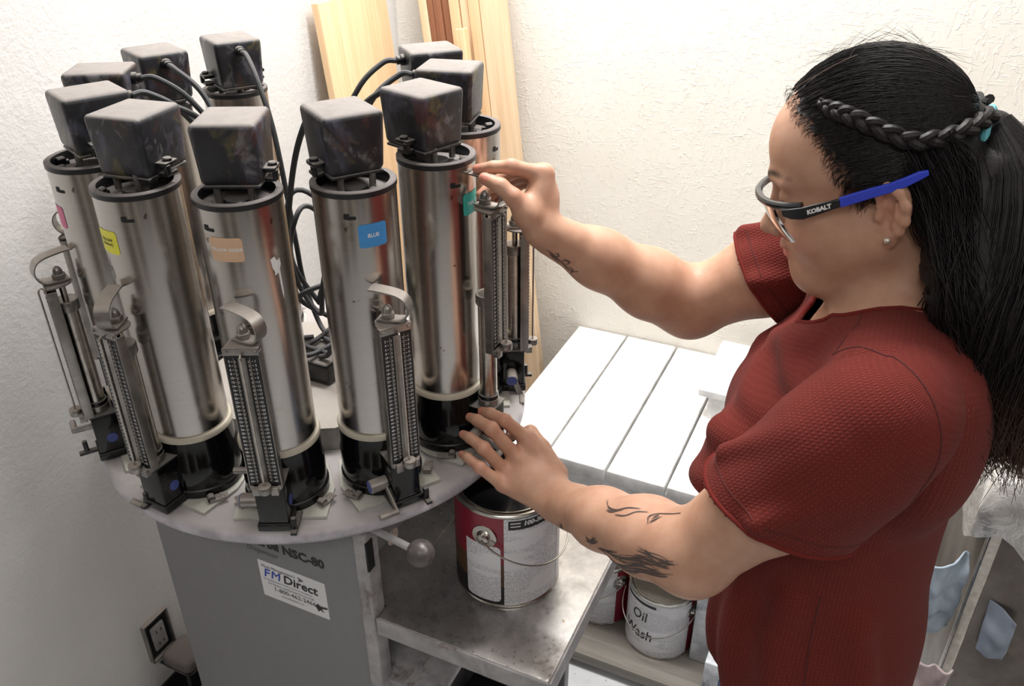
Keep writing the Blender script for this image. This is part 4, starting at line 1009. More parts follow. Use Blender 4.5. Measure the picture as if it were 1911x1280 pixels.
for D in (HL, HR):
    palm = np.array(D['middle'][0]); 
    for k in D:
        a, b = np.array(D[k][2]), np.array(D[k][3]); t = b-a; t /= np.linalg.norm(t); kn = np.array(D[k][1])
        n = kn-(np.array(D[k][0])+b)/2; n -= t*(n@t); n /= np.linalg.norm(n)
        if k == 'thumb': n = np.array((.2, -.8, .5)) if D is HR else np.array((0, .3, .9)); n = n-t*(n@t); n /= np.linalg.norm(n)
        c = b-t*.002+n*.007; d = v-c; e = np.sqrt(((d@t)/.0075)**2+((d@n)/.005)**2+((d@np.cross(t, n))/.0055)**2)
        red = np.maximum(red, np.clip((1.15-e)*5, 0, 1)*.6); tipd = np.linalg.norm(v-b, axis=1); red = np.maximum(red, np.clip(1-tipd/.016, 0, 1)*.45)
        for j in (0, 1): red = np.maximum(red, np.clip(1-np.linalg.norm(v-np.array(D[k][j]), axis=1)/.02, 0, 1)*.28)
lips = np.clip(1.3-np.sqrt(((hd[:, 0]-.101)/.010)**2+(hd[:, 1]/.020)**2+((hd[:, 2]+.0570)/.0095)**2), 0, 1); red = np.maximum(red, np.clip(lips*3, 0, 1)*.8)
for s in (-1, 1):
    red = np.maximum(red, np.clip(1-np.linalg.norm((hd-np.array((.075, s*.048, -.03)))/np.array((.035, .03, .03)), axis=1), 0, 1)*.35)
    red = np.maximum(red, np.clip(1-np.linalg.norm((hd-np.array((-.012, s*.082, -.004)))/np.array((.025, .02, .04)), axis=1), 0, 1)*.30)
    for j in range(9):
        t = j/8; c = np.array((.1005-.022*t*t-.004*t, s*(.013+.034*t), .0335+.006*math.sin(t*2.4)-.003*t)); brow = np.maximum(brow, np.clip(1.5-np.linalg.norm((hd-c)/np.array((.008, .005, .0036)), axis=1), 0, 1))
    lash = np.linalg.norm((hd-np.array((.093, s*.031, .0075)))/np.array((.006, .013, .0018)), axis=1); brow = np.maximum(brow, np.clip(1.4-lash, 0, 1))
ORG = V3(.85, CYB, -ZD)
me = np_mesh('body', v-ORG, q)
for n_, a_ in (('ink', ink), ('red', red), ('brow', brow)): vattr(me, n_, a_)
t = NT('skin'); nz = t.noise(35, 4); nz2 = t.noise(220, 3)
c = t.ramp(nz, [(.3, srgb(178, 134, 110)), (.7, srgb(194, 152, 128))])
c = t.mix(t.attr('red').outputs['Fac'], c, srgb(200, 116, 104)); c = t.mix(t.attr('ink').outputs['Fac'], c, srgb(52, 50, 56)); c = t.mix(t.attr('brow').outputs['Fac'], c, srgb(38, 28, 24))
t.set(col=c, rough=.48, spec=.38, sss=.06); t.p.inputs['Subsurface Radius'].default_value = (.010, .004, .002); t.p.inputs['Subsurface Scale'].default_value = .4; t.bump(nz2, .10, .0008); MT['skin'] = t.m
person = empty('person', (float(ORG[0]), float(ORG[1]), 0)); tag(person, 'dark-haired person in a rust red shirt working the pump with both hands', 'person')
bodyo = link('body', me, MT['skin'], person)
def onsurf(F, pts, off):
    P = np.array(pts)
    for _ in range(8):
        v = F.ev(P)-off; g = np.stack([F.ev(P+EYE[j]*1e-3)-F.ev(P-EYE[j]*1e-3) for j in range(3)], 1)/2e-3; P = P-(v/np.maximum((g*g).sum(1), .1))[:, None]*g
    return list(P)
MT['tattoo'] = plain('faded_tattoo_ink', srgb(80, 68, 64), .5, var=.25, scale=200)
mb = MB(); rr = random.Random(4)
SK = []
def stroke(poly, wd, j=0.0):
    P = catmull([Vector(tuple(np.array(p)+np.array([rr.gauss(0, j) for _ in range(3)]))) for p in poly], 5)
    SK.append((np.array([tuple(p) for p in P]), wd))
for k, poly in enumerate(TL):
    stroke(poly, .0016 if k < 11 else .0026)
    for _ in range(1 if k < 6 else 4 if k < 11 else 3): stroke(poly, .0012, .0016 if k < 6 else .0028)
for poly in TR:
    stroke(poly, .0018); stroke(poly, .0011, .0012)
cuts = np.cumsum([0]+[len(p) for p, _ in SK]); allP = np.array(onsurf(body, np.concatenate([p for p, _ in SK]), .0005))
allG = np.stack([body.ev(allP+EYE[k]*1e-3)-body.ev(allP-EYE[k]*1e-3) for k in range(3)], 1); allG /= np.linalg.norm(allG, axis=1, keepdims=True)
for (p_, wd), a_, b_ in zip(SK, cuts[:-1], cuts[1:]):
    P = allP[a_:b_]; n = len(P); tg = np.gradient(P, axis=0); sd = np.cross(tg, allG[a_:b_]); sd /= np.linalg.norm(sd, axis=1, keepdims=True)+1e-9
    w_ = wd*np.sin(np.linspace(.25, PI-.25, n))[:, None]; A, B2 = P+sd*w_/2, P-sd*w_/2
    mb.add([tuple(x-ORG) for pr in zip(A, B2) for x in pr], [(2*i, 2*i+1, 2*i+3, 2*i+2) for i in range(n-1)], True)
o = mb.build('tattoo', MT['tattoo'], bodyo, auto=0); o['label'] = 'faded black forearm tattoos'; o['kind'] = 'stuff'

# ------------------------------------------------------------------ shirt
t = NT('rust_waffle_knit'); fab = t.attr('fab').outputs['Vector']; sx = t.sep(fab)
wv = t.noise(1.0, 2, .5, vec=t.mapping((30, 30, 30))); 
uu = t.math('ADD', t.math('MULTIPLY', sx[0], 2*PI/.0042), t.math('MULTIPLY', wv, 1.2)); vv = t.math('ADD', t.math('MULTIPLY', sx[1], 2*PI/.0052), t.math('MULTIPLY', wv, 1.2))
su = t.math('SINE', uu); sv = t.math('SINE', vv); wf = t.math('ADD', t.math('MULTIPLY', su, .55), t.math('MULTIPLY', t.math('MULTIPLY', su, sv), .8)); wf = t.math('ADD', wf, t.math('MULTIPLY', sv, .35))
fz = t.noise(900, 2); bigv = t.noise(5, 3)
c = t.ramp(t.maprange(wf, -1.4, 1.4, 0, 1), [(.15, srgb(84, 33, 30)), (.85, srgb(112, 45, 39))]); c = t.mix(.35, c, t.ramp(bigv, [(.3, srgb(88, 35, 32)), (.7, srgb(108, 42, 37))]))
c = t.mix(t.math('MULTIPLY', t.step(fz, .58, .72), .25), c, srgb(176, 84, 66))
t.set(col=c, rough=.92, spec=.12, sheen=.03); t.bump(t.math('ADD', wf, t.math('MULTIPLY', fz, .5)), .34, .0007); MT['shirt'] = t.m
def ridge(F, pts, r, k=.02, op='u'): F.chain(pts, [r]*len(pts), k, op)
sh = Field(); sh.loft(TORSO, .03)
for s in (-1, 1): sh.ell((.745, CYB+s*.076, .160), (.076, .078, .085), .05)
sh.cone(NB+V3(.0, -.045, -.005), SL+V3(.0, .025, .008), .058, .064, .03); sh.cone(NB+V3(-.005, .045, -.005), SR+V3(.0, -.02, -.002), .058, .062, .03)
sh.ell((.905, CYB-.09, .27), (.05, .085, .10), .05); sh.ell((.895, CYB+.08, .28), (.05, .08, .10), .05)
sh.ell((.822, CYB, -.10), (.118, .150, .12), .05)
def fine_(pts): return [np.array(p) for p in catmull([Vector(tuple(p)) for p in pts], 6)]
sh_base = Field(); sh_base.p = list(sh.p)
# cloth folds fanning from the near armpit over the chest, and hanging folds below the bust
for pts, r in (([(.800, -.190, .270), (.735, -.150, .262), (.690, -.095, .275), (.675, -.03, .300)], .007), ([(.795, -.195, .245), (.725, -.165, .225), (.675, -.120, .215)], .0075), ([(.790, -.200, .300), (.745, -.140, .318), (.722, -.08, .338)], .006),
    ([(.770, -.195, .215), (.705, -.170, .172), (.662, -.125, .140)], .007), ([(.755, -.12, .355), (.715, -.06, .325), (.690, .02, .29)], .0055), ([(.74, .02, .36), (.70, .06, .31), (.68, .06, .24)], .006),
    ([(.720, -.165, .06), (.715, -.165, -.02), (.735, -.170, -.10), (.745, -.178, -.19)], .008), ([(.80, -.185, .04), (.80, -.188, -.05), (.82, -.20, -.14)], .008), ([(.88, -.175, .03), (.90, -.175, -.06), (.91, -.185, -.16)], .007), ([(.695, -.13, .03), (.700, -.12, -.06), (.718, -.13, -.16)], .006)):
    sh.chain(onsurf(sh_base, fine_([V3(*p) for p in pts]), -.30*r), [r*.5*1.3]+[r*1.3]*(6*(len(pts)-1)-1)+[r*.4*1.3], .026, ki=.012)
v, q = surface(sh, (.60, -.30, -.26), (1.02, .24, .44), .0036)
nax = (hw(-.02, 0, -.03)-NB); nax /= np.linalg.norm(nax); ncen = NB+V3(-.018, 0, 0)
def keep_t(P):
    d = P-ncen; al = d@nax; rad = np.linalg.norm((d-al[:, None]*nax)*V3(.93, 1.0, 1), axis=1)
    neck = rad-.079-np.clip(-al-.02, 0, 1)*-6
    hem = P[:, 2]+.166+.12*(P[:, 0]-.70)
    return np.minimum(neck, hem)
v, q = clip_open(v, q, keep_t)
ang_ = np.arctan2(v[:, 1]-CYB, v[:, 0]-.835); gz_ = (sh_base.ev(v+EYE[2]*2e-3)-sh_base.ev(v-EYE[2]*2e-3))/4e-3; top_ = (gz_ > .75) & (v[:, 2] > .25); fabs = [np.where(top_[:, None], np.stack([v[:, 1], v[:, 0], 0*ang_], 1), np.stack([ang_*.145, v[:, 2]+.02*np.cos(ang_*2), 0*ang_], 1))]; VV, QQ = [v], [q]
SLV = []
for S_, E_, tend, r0, r1 in ((SL, EL, .53, .066, .072), (SR, ER, .56, .062, .066)):
    sl = Field(); ax = E_-S_; L = np.linalg.norm(ax); ax = ax/L; hem_c = S_+ax*L*tend
    sl.cone(S_-ax*.0, S_+ax*L*(tend+.14), r0, r1, .02)
    sl.cone(S_+V3(.01, (.04 if S_ is SL else -.04), .008), S_+ax*.05, .060, r0, .03)
    sd_ = np.cross(ax, V3(0, 0, 1)); sd_ /= np.linalg.norm(sd_); lo_ = np.cross(ax, sd_); lo_ *= -np.sign(lo_[2])
    sl.cone(S_+ax*.05+lo_*.014, S_+ax*L*(tend+.16)+lo_*(.036 if S_ is SL else .022), r0*.85, r1*.98, .03); hn = ax+(.38 if S_ is SL else .1)*lo_; hn /= np.linalg.norm(hn)
    for k_ in range(5):
        a_ = 2*PI*k_/5+.4; o_ = sd_*math.cos(a_)+lo_*math.sin(a_); o2 = sd_*math.cos(a_+.5)+lo_*math.sin(a_+.5)
        sl.cone(S_+ax*.05+o_*(r0-.004), S_+ax*L*tend*.95+o2*(r1+.002), .003, .0065, .02)
    SLV.append((sl, hem_c, hn, sd_, lo_, r1))
    lo3 = np.minimum(S_, hem_c)-.14; hi3 = np.maximum(S_, hem_c)+.14
    v, q = surface(sl, lo3, hi3, .0034)
    v, q = clip_open(v, q, lambda P: (hem_c-P)@hn)
    d = v-S_; al = d@ax; an = np.arctan2(d@lo_, d@sd_)
    fabs.append(np.stack([an*.07, al, 0*al], 1)); QQ.append(q+sum(len(x) for x in VV)); VV.append(v)
v = np.concatenate(VV); me = np_mesh('shirt', v-ORG, np.concatenate(QQ)); vattr(me, 'fab', np.concatenate(fabs), 'FLOAT_VECTOR')
o = link('shirt', me, MT['shirt'], person); o['label'] = 'rust red waffle-knit short-sleeved shirt'
md = o.modifiers.new('cloth', 'SOLIDIFY'); md.thickness = .0028; md.offset = -1
# stitched seams and hems
class U_:
    def ev(s, P): return np.minimum(sh.ev(P), np.minimum(SLV[0][0].ev(P), SLV[1][0].ev(P)))
MT['seam'] = plain('dark_rust_thread', srgb(80, 26, 24), .9, var=.15, scale=300)
MT['hemcloth'] = plain('rust_hem_rib', srgb(106, 38, 34), .92, spec=.12, var=.2, scale=500)
def tubeon(name, F, pts, off, r, m, closed=False, parent=None):
    P = onsurf(F, pts, off); mb = MB(); mb.tube([Vector(tuple(p-ORG)) for p in P], r, 8, closed=closed); return mb.build(name, m, parent or shirto)
shirto = o
for sl, hc, hn, sd_, lo_, r1 in SLV:
    for back, nm_, r_, m_, off_ in ((.0015, 'sleeve_hem', .0026, 'hemcloth', -.0006), (.020, 'hem_stitch', .0007, 'seam', .0002)):
        l2 = lo_-hn*(lo_@hn); l2 /= np.linalg.norm(l2); P = np.array([hc-hn*back+l2*.02+(sd_*math.cos(a)+l2*math.sin(a))*r1*1.1 for a in np.linspace(0, 2*PI, 64, endpoint=False)])
        for _ in range(4): P = np.array(onsurf(sl, P, off_)); P -= ((P-hc)@hn+back)[:, None]*hn
        mb = MB(); mb.tube([Vector(tuple(p-ORG)) for p in P], r_, 8, closed=True); mb.build(nm_, MT[m_], shirto)
P = np.array([ncen+(V3(1, 0, 0)*math.cos(a)+V3(0, 1, 0)*math.sin(a))*.08+nax*.01 for a in np.linspace(0, 2*PI, 72, endpoint=False)])
for _ in range(6):
    P = np.array(onsurf(sh, P, -.0005)); d = P-ncen; al = d@nax; pr = (d-al[:, None]*nax); rad = np.linalg.norm(pr*V3(.93, 1, 1), axis=1); P = ncen+al[:, None]*nax+pr*(.0795/rad)[:, None]
mb = MB(); mb.tube([Vector(tuple(p-ORG)) for p in P], .0032, 8, closed=True); mb.build('neckband', MT['hemcloth'], shirto)
def fine(pts, n=10): return [np.array(p) for p in catmull([Vector(p) for p in pts], n)]
UF = U_()
tubeon('side_seam', sh, fine([(.835, -.19, .06), (.836, -.19, -.02), (.842, -.20, -.10), (.846, -.21, -.195)]), .0000, .0010, MT['seam'])
tubeon('sleeve_seam', UF, fine([(.806, -.165, .355), (.845, -.20, .375), (.885, -.235, .345), (.905, -.25, .285), (.895, -.24, .235)]), .0000, .0010, MT['seam'])
tubeon('shoulder_seam', UF, fine([(.815, -.112, .375), (.812, -.14, .375), (.806, -.165, .358)]), .0000, .0009, MT['seam'])
# ------------------------------------------------------------------ jeans and shoes
t = NT('blue_denim'); n = t.noise(60, 4); wv = t.noise(1.0, 2, .5, vec=t.mapping((700, 700, 200)))
t.set(col=t.mix(.5, t.ramp(n, [(.3, srgb(62, 82, 126)), (.7, srgb(96, 116, 158))]), t.ramp(wv, [(.3, srgb(58, 78, 120)), (.7, srgb(110, 130, 168))])), rough=.85, spec=.2); t.bump(wv, .2, .0006); MT['denim'] = t.m
je = Field(); je.loft([(-.30, .852, CYB, .122, .172), (-.20, .852, CYB, .120, .168), (-.10, .848, CYB, .112, .150), (-.04, .845, CYB, .108, .142)], .03)
for s in (-1, 1):
    je.chain([V3(.855, CYB+s*.085, -.22), V3(.845, CYB+s*.090, -.52), V3(.865, CYB+s*.095, -.87)], [.094, .064, .052], .03)
v, q = surface(je, (.68, -.26, -.95), (1.02, .20, -.02), .006)
v, q = clip_open(v, q, lambda P: np.minimum(-.055-P[:, 2], P[:, 2]+.885))
o = link('jeans', np_mesh('jeans', v-ORG, q), MT['denim'], person); o['label'] = 'blue denim jeans'; md = o.modifiers.new('cloth', 'SOLIDIFY'); md.thickness = .002; md.offset = -1
MT['shoe'] = plain('dark_shoe_leather', srgb(40, 38, 40), .5, var=.2)
for s in (-1, 1):
    f = Field(); y = CYB+s*.098
    f.cone((.875, y, -.895), (.865, y, -.85), .040, .044, .02); f.cone((.895, y, -.905), (.72, y+s*.01, -.918), .036, .030, .03); f.ell((.70, y+s*.012, -.915), (.05, .042, .030), .02)
    f.ell((.80, y, -1.05), (.4, .3, .103), .006, 's')
    v, q = surface(f, (.60, y-.1, -.96), (.98, y+.1, -.80), .006); v, q = clip_open(v, q, lambda P: -.84-P[:, 2])
    link('shoe', np_mesh('shoe', v-ORG, q), MT['shoe'], person)
# ------------------------------------------------------------------ hair
t = NT('black_hair'); vv = t.noise(1.0, 3, .6, vec=t.mapping((320, 320, 60)))
tipc = t.attr('tip').outputs['Fac']
c = t.ramp(vv, [(.3, srgb(16, 13, 14)), (.7, srgb(34, 29, 29))]); c = t.mix(tipc, c, srgb(86, 56, 38))
t.set(col=c, rough=.50, spec=.30); t.bump(vv, .35, .0015); MT['hair'] = t.m
EC, ERd = V3(-.003, 0, .047), V3(.0965, .0815, .0900)
hline_u = [-.06, -.02, .0, .019, .042, .073, .096, .110, .122, .14]; hline_f = [-.030, -.022, .004, .0125, .024, .036, .052, .062, .070, .085]
hair = Field(); hair.ell(hw(*EC), ERd, .01, 'u', HM)
TIE = V3(.885, -.030, .572)
LC = [hw(-.070, .0, .040), hw(-.108, .008, .030), V3(.905, -.040, .520), V3(.925, -.058, .455), V3(.938, -.075, .390), V3(.950, -.085, .340), V3(.962, -.085, .298), V3(.974, -.074, .272)]
LR = [.030, .019, .044, .056, .060, .056, .048, .030]
hair.chain(LC, LR, .015)
hair.chain([hw(-.055, .040, -.005), hw(-.080, .042, -.05), V3(.900, -.085, .415), V3(.925, -.095, .345)], [.036, .042, .046, .030], .03)
hair.chain([hw(-.055, -.040, -.005), hw(-.080, -.042, -.05), V3(.905, .02, .40), V3(.93, .01, .33)], [.036, .042, .046, .030], .03)
v, q = surface(hair, (.66, -.22, .12), (1.10, .16, .68), .0034)
def keep_h(P):
    h = toh(P); front = np.interp(h[:, 2], hline_u, hline_f)-h[:, 0]+.0035*np.sin(h[:, 2]*430+h[:, 1]*60)+.003*np.sin(h[:, 2]*171+h[:, 1]*210)-.002
    low = h[:, 2]+.012+np.clip((-.022-h[:, 0])*9, 0, .5)
    ear = (np.sqrt(((h[:, 0]+.010)/.021)**2+((h[:, 2]+.006)/.033)**2)-1)*.02+np.where(np.abs(h[:, 1]) < .045, .05, 0)
    return np.minimum(np.minimum(front, low), ear)
v, q = clip_open(v, q, keep_h)
me = np_mesh('hair', v-ORG, q); tipv = np.clip((.30-v[:, 2])/.10, 0, 1)*.5; vattr(me, 'tip', tipv)
hairo = link('hair', me, MT['hair'], person); hairo['label'] = 'long black hair, half tied back'
def strands(name, paths, r, tip=None):
    """paths (N,T,3) -> one mesh of thin tapering three-sided tubes"""
    N, T, _ = paths.shape; tn = np.gradient(paths, axis=1); tn /= np.linalg.norm(tn, axis=2, keepdims=True)+1e-9
    a = np.cross(tn, V3(.3, .5, .8)); a /= np.linalg.norm(a, axis=2, keepdims=True)+1e-9; b = np.cross(tn, a)
    tp = np.sqrt(np.clip(np.minimum(np.linspace(.3, 4, T), np.linspace(3.5, .15, T)), 0, 1))[None, :, None]*(r if np.ndim(r) else r)
    R3 = [paths+tp*(a*math.cos(x)+b*math.sin(x)) for x in (0, 2*PI/3, 4*PI/3)]
    V = np.stack(R3, 2).reshape(-1, 3); i = np.arange(N*T).reshape(N, T)[:, :-1].ravel()*3
    Q = np.concatenate([np.stack([i+k, i+(k+1) % 3, i+3+(k+1) % 3, i+3+k], 1) for k in range(3)])
    me = np_mesh(name, V-ORG, Q); tv = np.clip((.36-V[:, 2])/.10, 0, 1)*.8 if tip is None else np.full(len(V), tip); vattr(me, 'tip', tv)
    o = link(name, me, MT['hair'], hairo); o['kind'] = 'stuff'; return o
def smoothpath(ctrl, T):
    """ctrl (N,K,3) -> catmull-rom (N,T,3)"""
    N, K, _ = ctrl.shape; P = np.concatenate([2*ctrl[:, :1]-ctrl[:, 1:2], ctrl, 2*ctrl[:, -1:]-ctrl[:, -2:-1]], 1); out = []
    for s in np.linspace(0, K-1-1e-6, T):
        i = int(s); t = s-i; a, b, c, d = P[:, i], P[:, i+1], P[:, i+2], P[:, i+3]
        out.append(.5*((2*b)+(c-a)*t+(2*a-5*b+4*c-d)*t*t+(3*b-a-3*c+d)*t**3))
    return np.stack(out, 1)
# combed hair over the scalp, from the hairline back to the tie
N = 5200; T = 10
uu = RNG.uniform(-.01, .134, N); side = RNG.choice([-1, 1], N, p=[.35, .65]); ff = np.interp(uu, hline_u, hline_f)+RNG.uniform(-.002, .004, N)
back = RNG.uniform(0, 1, N)**1.3*.135; ff = ff-back
rest = 1-((ff-EC[0])/ERd[0])**2-((uu-EC[2])/ERd[2])**2; ll = side*ERd[1]*np.sqrt(np.maximum(rest, .0))
s0 = np.stack([(ff-EC[0])/ERd[0], ll/ERd[1], (uu-EC[2])/ERd[2]], 1); s0 /= np.linalg.norm(s0, axis=1, keepdims=True)
s1 = np.stack([np.full(N, -.97), side*RNG.uniform(.0, .25, N), RNG.uniform(-.15, .2, N)], 1); s1 /= np.linalg.norm(s1, axis=1, keepdims=True)
om = np.arccos(np.clip((s0*s1).sum(1), -1, 1)); tt_ = np.linspace(0, 1, T)
sl_ = (np.sin((1-tt_)[None]*om[:, None])[..., None]*s0[:, None]+np.sin(tt_[None]*om[:, None])[..., None]*s1[:, None])/np.maximum(np.sin(om), .05)[:, None, None]
sl_ /= np.linalg.norm(sl_, axis=2, keepdims=True)
lift = (1.0+RNG.uniform(-.004, .022, N))[:, None, None]; wob = .006*np.sin(tt_*6+RNG.uniform(0, 6, N)[:, None])[..., None]
loc_ = EC+sl_*ERd*(lift+wob*RNG.uniform(0, 1, N)[:, None, None])
strands('scalp_strands', HO+loc_@HM, .0007)
# long loose hair
N = 5000; T = 14
LCa = np.array(LC); LRa = np.array(LR); rho = np.sqrt(RNG.uniform(.85, 1.30, N)); th = RNG.uniform(0, 2*PI, N)
fr = []
for i in range(len(LC)):
    tg = LCa[min(i+1, len(LC)-1)]-LCa[max(i-1, 0)]; tg /= np.linalg.norm(tg); x = np.cross(tg, V3(0, 1, 0)); x /= np.linalg.norm(x); fr.append((x, np.cross(tg, x)))
ctrl = np.stack([LCa[i]+LRa[i]*rho[:, None]*(np.cos(th+.25*i)[:, None]*fr[i][0]+np.sin(th+.25*i)[:, None]*fr[i][1]) for i in range(1, len(LC))], 1)
ctrl[:, 3:] += RNG.normal(0, .006, (N, len(LC)-4, 3)); ctrl[:, -1] += RNG.normal(0, .016, (N, 3)); ctrl[:, -1, 2] -= RNG.uniform(-.02, .02, N)
strands('loose_strands', smoothpath(ctrl, T), .0006)
N = 1900
for s in (1, -1):
    st_ = np.stack([hw(f, s*l, u) for f, l, u in zip(RNG.uniform(-.075, -.026, N), RNG.uniform(.066, .080, N), RNG.uniform(-.005, .06, N))])
    c1 = st_+HU*-.045-HF*.012+RNG.normal(0, .004, (N, 3)); yy = -.095 if s > 0 else .02
    c2 = np.stack([np.clip(RNG.normal(.892, .014, N), .872, .95), RNG.normal(yy-.012*s, .014, N), RNG.normal(.430, .008, N)], 1); c3 = np.stack([RNG.normal(.918, .018, N), RNG.normal(yy-.014*s, .018, N), RNG.normal(.35, .01, N)], 1); c4 = c3+np.stack([RNG.normal(.03, .014, N), RNG.normal(.0, .014, N), RNG.uniform(-.07, -.01, N)], 1)
    strands('side_strands', smoothpath(np.stack([st_, c1, c2, c3, c4], 1), 12), .0006)
# stray flyaway hairs above the crown and nape
N = 60
d0 = np.stack([RNG.uniform(-.8, .3, N), RNG.uniform(-.35, .05, N), RNG.uniform(.6, 1, N)], 1); d0 /= np.linalg.norm(d0, axis=1, keepdims=True)
p0 = EC+d0*ERd; st_ = HO+p0@HM; tg = np.cross(d0, RNG.normal(0, 1, (N, 3))); tg /= np.linalg.norm(tg, axis=1, keepdims=True)
c1 = HO+(p0+d0*.004+tg*.020)@HM; c2 = HO+(p0+d0*RNG.uniform(.0, .010, N)[:, None]+tg*.045)@HM
strands('flyaway_strands', smoothpath(np.stack([st_, c1, c2], 1), 8), .00016)
# wispy baby hairs at the temple and forehead
N = 420
uu = RNG.uniform(.0, .115, N); ff = np.interp(uu, hline_u, hline_f); rest = 1-((ff-EC[0])/ERd[0])**2-((uu-EC[2])/ERd[2])**2; ll = ERd[1]*np.sqrt(np.maximum(rest, 0))*.985
p0 = np.stack([ff, ll, uu], 1); c1 = p0+np.stack([RNG.uniform(.004, .010, N), RNG.uniform(-.006, -.002, N), RNG.normal(-.004, .004, N)], 1); c2 = c1+np.stack([RNG.uniform(.0, .008, N), RNG.uniform(-.006, -.001, N), RNG.normal(-.008, .004, N)], 1)
strands('wispy_strands', HO+smoothpath(np.stack([p0, c1, c2], 1), 7)@HM, .0002)
# braids along both sides of the head
BR = [(.0357, .0553, .1063), (.0241, .0665, .0984), (.0082, .0755, .0901), (-.0134, .0822, .0755), (-.0387, .0830, .0583), (-.0653, .0735, .0528), (-.0907, .0511, .0514), (-.108, .020, .050)]
for s in (1, -1):
    path = catmull([Vector(tuple(hw(f, s*l, u))) for f, l, u in BR], 12); n = len(path); cen = Vector(tuple(hw(*EC)))
    for j in range(3):
        pts = []
        for i, p in enumerate(path):
            tg = (path[min(i+1, n-1)]-path[max(i-1, 0)]).normalized(); nm = (p-cen).normalized(); nm = (nm-tg*nm.dot(tg)).normalized(); bi = tg.cross(nm)
            ph = i/n*2*PI*4.2+2*PI*j/3; am = .0046*min(1, .35+i/18)
            pts.append(p+bi*(am*math.sin(ph))+nm*(.0010+.003*math.sin(2*ph))-Vector(tuple(ORG)))
        mb = MB(); mb.tube(pts, [.0019+.0028*min(1, i/14) for i in range(n)], 8)
        o = mb.build('braid', MT['hair'], hairo)
part = [(.0660, .0101, .1150), (.0345, .0285, .1275), (.0133, .0292, .1338), (-.0016, .0277, .1362)]
MB().tube([p-Vector(tuple(ORG)) for p in catmull([Vector(tuple(hw(*p))) for p in part], 8)], .0003, 6).build('parting', plain('scalp_line', srgb(120, 92, 82), .7), hairo)
teal = plain('turquoise_elastic', srgb(110, 190, 200), .5, var=.1)
mb = MB(); c = Vector(tuple(hw(-.1045, .010, .031)-ORG)); ax = Vector(tuple(-HF*.9+HLt*.2-HU*.2)).normalized(); x = ax.orthogonal().normalized(); y = ax.cross(x)
mb.tube([c+(x*math.cos(a)+y*math.sin(a))*.0215 for a in [2*PI*k/36 for k in range(36)]], .0045, 10, closed=True); mb.build('hair_tie', teal, person)['label'] = 'turquoise elastic hair tie'
mb = MB(); ecn = hw(-.012+.006, .0835, -.036)-ORG; mb.sphere(ecn, .0034, 14, 10); mb.build('earring', plain('pearl_stud', srgb(220, 212, 200), .15, .6), person)['label'] = 'small round stud earring'

# ------------------------------------------------------------------ safety glasses
gl = empty('safety_glasses', tuple(HO+V3(0, 0, ZD))); tag(gl, 'clear safety glasses with black frame and blue temple tips on the face', 'glasses')
def gv(f, l, u): return Vector(tuple(f*HF+l*HLt+u*HU))
t = NT('clear_polycarbonate'); tr = t.node('ShaderNodeBsdfTransparent'); tr.inputs[0].default_value = (.96, .97, .96, 1); gs = t.node('ShaderNodeBsdfGlossy'); gs.inputs['Roughness'].default_value = .04
fr_ = t.node('ShaderNodeFresnel'); fr_.inputs[0].default_value = 1.14; mx = t.node('ShaderNodeMixShader'); t.L.new(fr_.outputs[0], mx.inputs[0]); t.L.new(tr.outputs[0], mx.inputs[1]); t.L.new(gs.outputs[0], mx.inputs[2]); t.L.new(mx.outputs[0], t.N['Material Output'].inputs['Surface']); MT['lens'] = t.m
MT['gframe'] = plain('gloss_black_frame', srgb(24, 25, 28), .22)
MT['gblue'] = plain('blue_temple_rubber', srgb(46, 66, 196), .45)
def front(th): return (.050+.067*math.cos(th), .077*math.sin(th))   # wrap-around outline
TH = [math.radians(a) for a in np.linspace(-72, 72, 37)]
vv_, ff_ = [], []
for th in TH:
    f, l = front(th); a = abs(math.degrees(th)); bot = -.036+.020*math.exp(-(a/9)**2)+.022*max(0, (a-38)/34)**2
    for k in range(7):
        s = k/6; u = .014*(1-s)+bot*s; bul = .004*math.sin(PI*s)-.014*s; vv_.append(tuple(gv(f+bul*math.cos(th), l+bul*math.sin(th)*.4, u)))
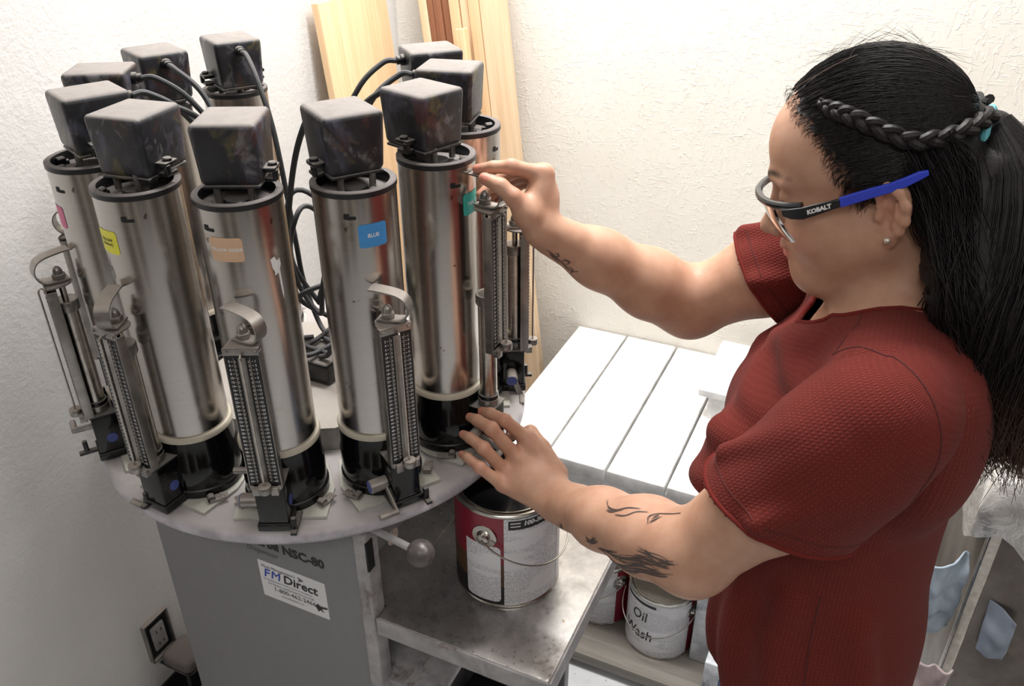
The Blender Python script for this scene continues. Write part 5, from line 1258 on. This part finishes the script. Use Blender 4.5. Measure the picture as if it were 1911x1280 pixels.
for i in range(len(TH)-1):
    for k in range(6): ff_.append((i*7+k, i*7+7+k, i*7+8+k, i*7+k+1))
o = MB().add(vv_, ff_, True).build('lens', MT['lens'], gl, auto=0)
mb = MB(); pts = []
for th in [math.radians(a) for a in np.linspace(-76, 76, 45)]:
    f, l = front(th); pts.append(gv(f+.001, l, .0155-.004*abs(math.sin(th))))
mb.tube(pts, .0042, 10, flat=1.0); mb.build('brow_bar', MT['gframe'], gl)
for s in (1, -1):
    def bar(name, pr, m, th=.0036):
        mb = MB(); n = len(pr); v_, f_ = [], []
        for (f, l, u, hgt) in pr:
            for du in (-.5, .5):
                for dl in (-.5, .5): v_.append(tuple(gv(f, s*(l+dl*th), u+du*hgt)))
        for i in range(n-1):
            b = i*4
            for a_, b_ in ((0, 1), (1, 3), (3, 2), (2, 0)): f_.append((b+a_, b+b_, b+4+b_, b+4+a_))
        f_.append((0, 2, 3, 1)); f_.append(((n-1)*4, (n-1)*4+1, (n-1)*4+3, (n-1)*4+2)); mb.add(v_, f_, True)
        o = mb.build(name, m, gl); md = o.modifiers.new('round', 'BEVEL'); md.width = .0012; md.segments = 2; return o
    tb = bar('temple_arm', [(.088, .0735, .008, .007), (.080, .0765, .006, .011), (.068, .0785, .005, .0125), (.054, .0795, .007, .0115), (.040, .0805, .009, .0095), (.030, .0810, .0105, .009)], MT['gframe'])
    bar('temple_tip', [(.031, .0812, .0105, .0105), (.018, .0818, .0125, .0105), (.0, .0865, .0165, .0100), (-.016, .0905, .0195, .0095), (-.030, .0905, .0225, .0095), (-.042, .0885, .0255, .0085), (-.050, .0870, .0265, .005)], MT['gblue'], .0044)
    if s == 1:
        tv, tf = text_mesh('KOBALT', .0062, bold=.00035)
        mb = MB(); mb.add([tuple(gv(.051-p[0]*1.0, .0820-.0002*0+(.051-.051+p[0])*.06, .0075+p[1]+p[0]*.14)) for p in tv], tf); mb.build('lettering', MT['ink_white'], tb)
gl.location = tuple(HO+V3(0, 0, ZD))
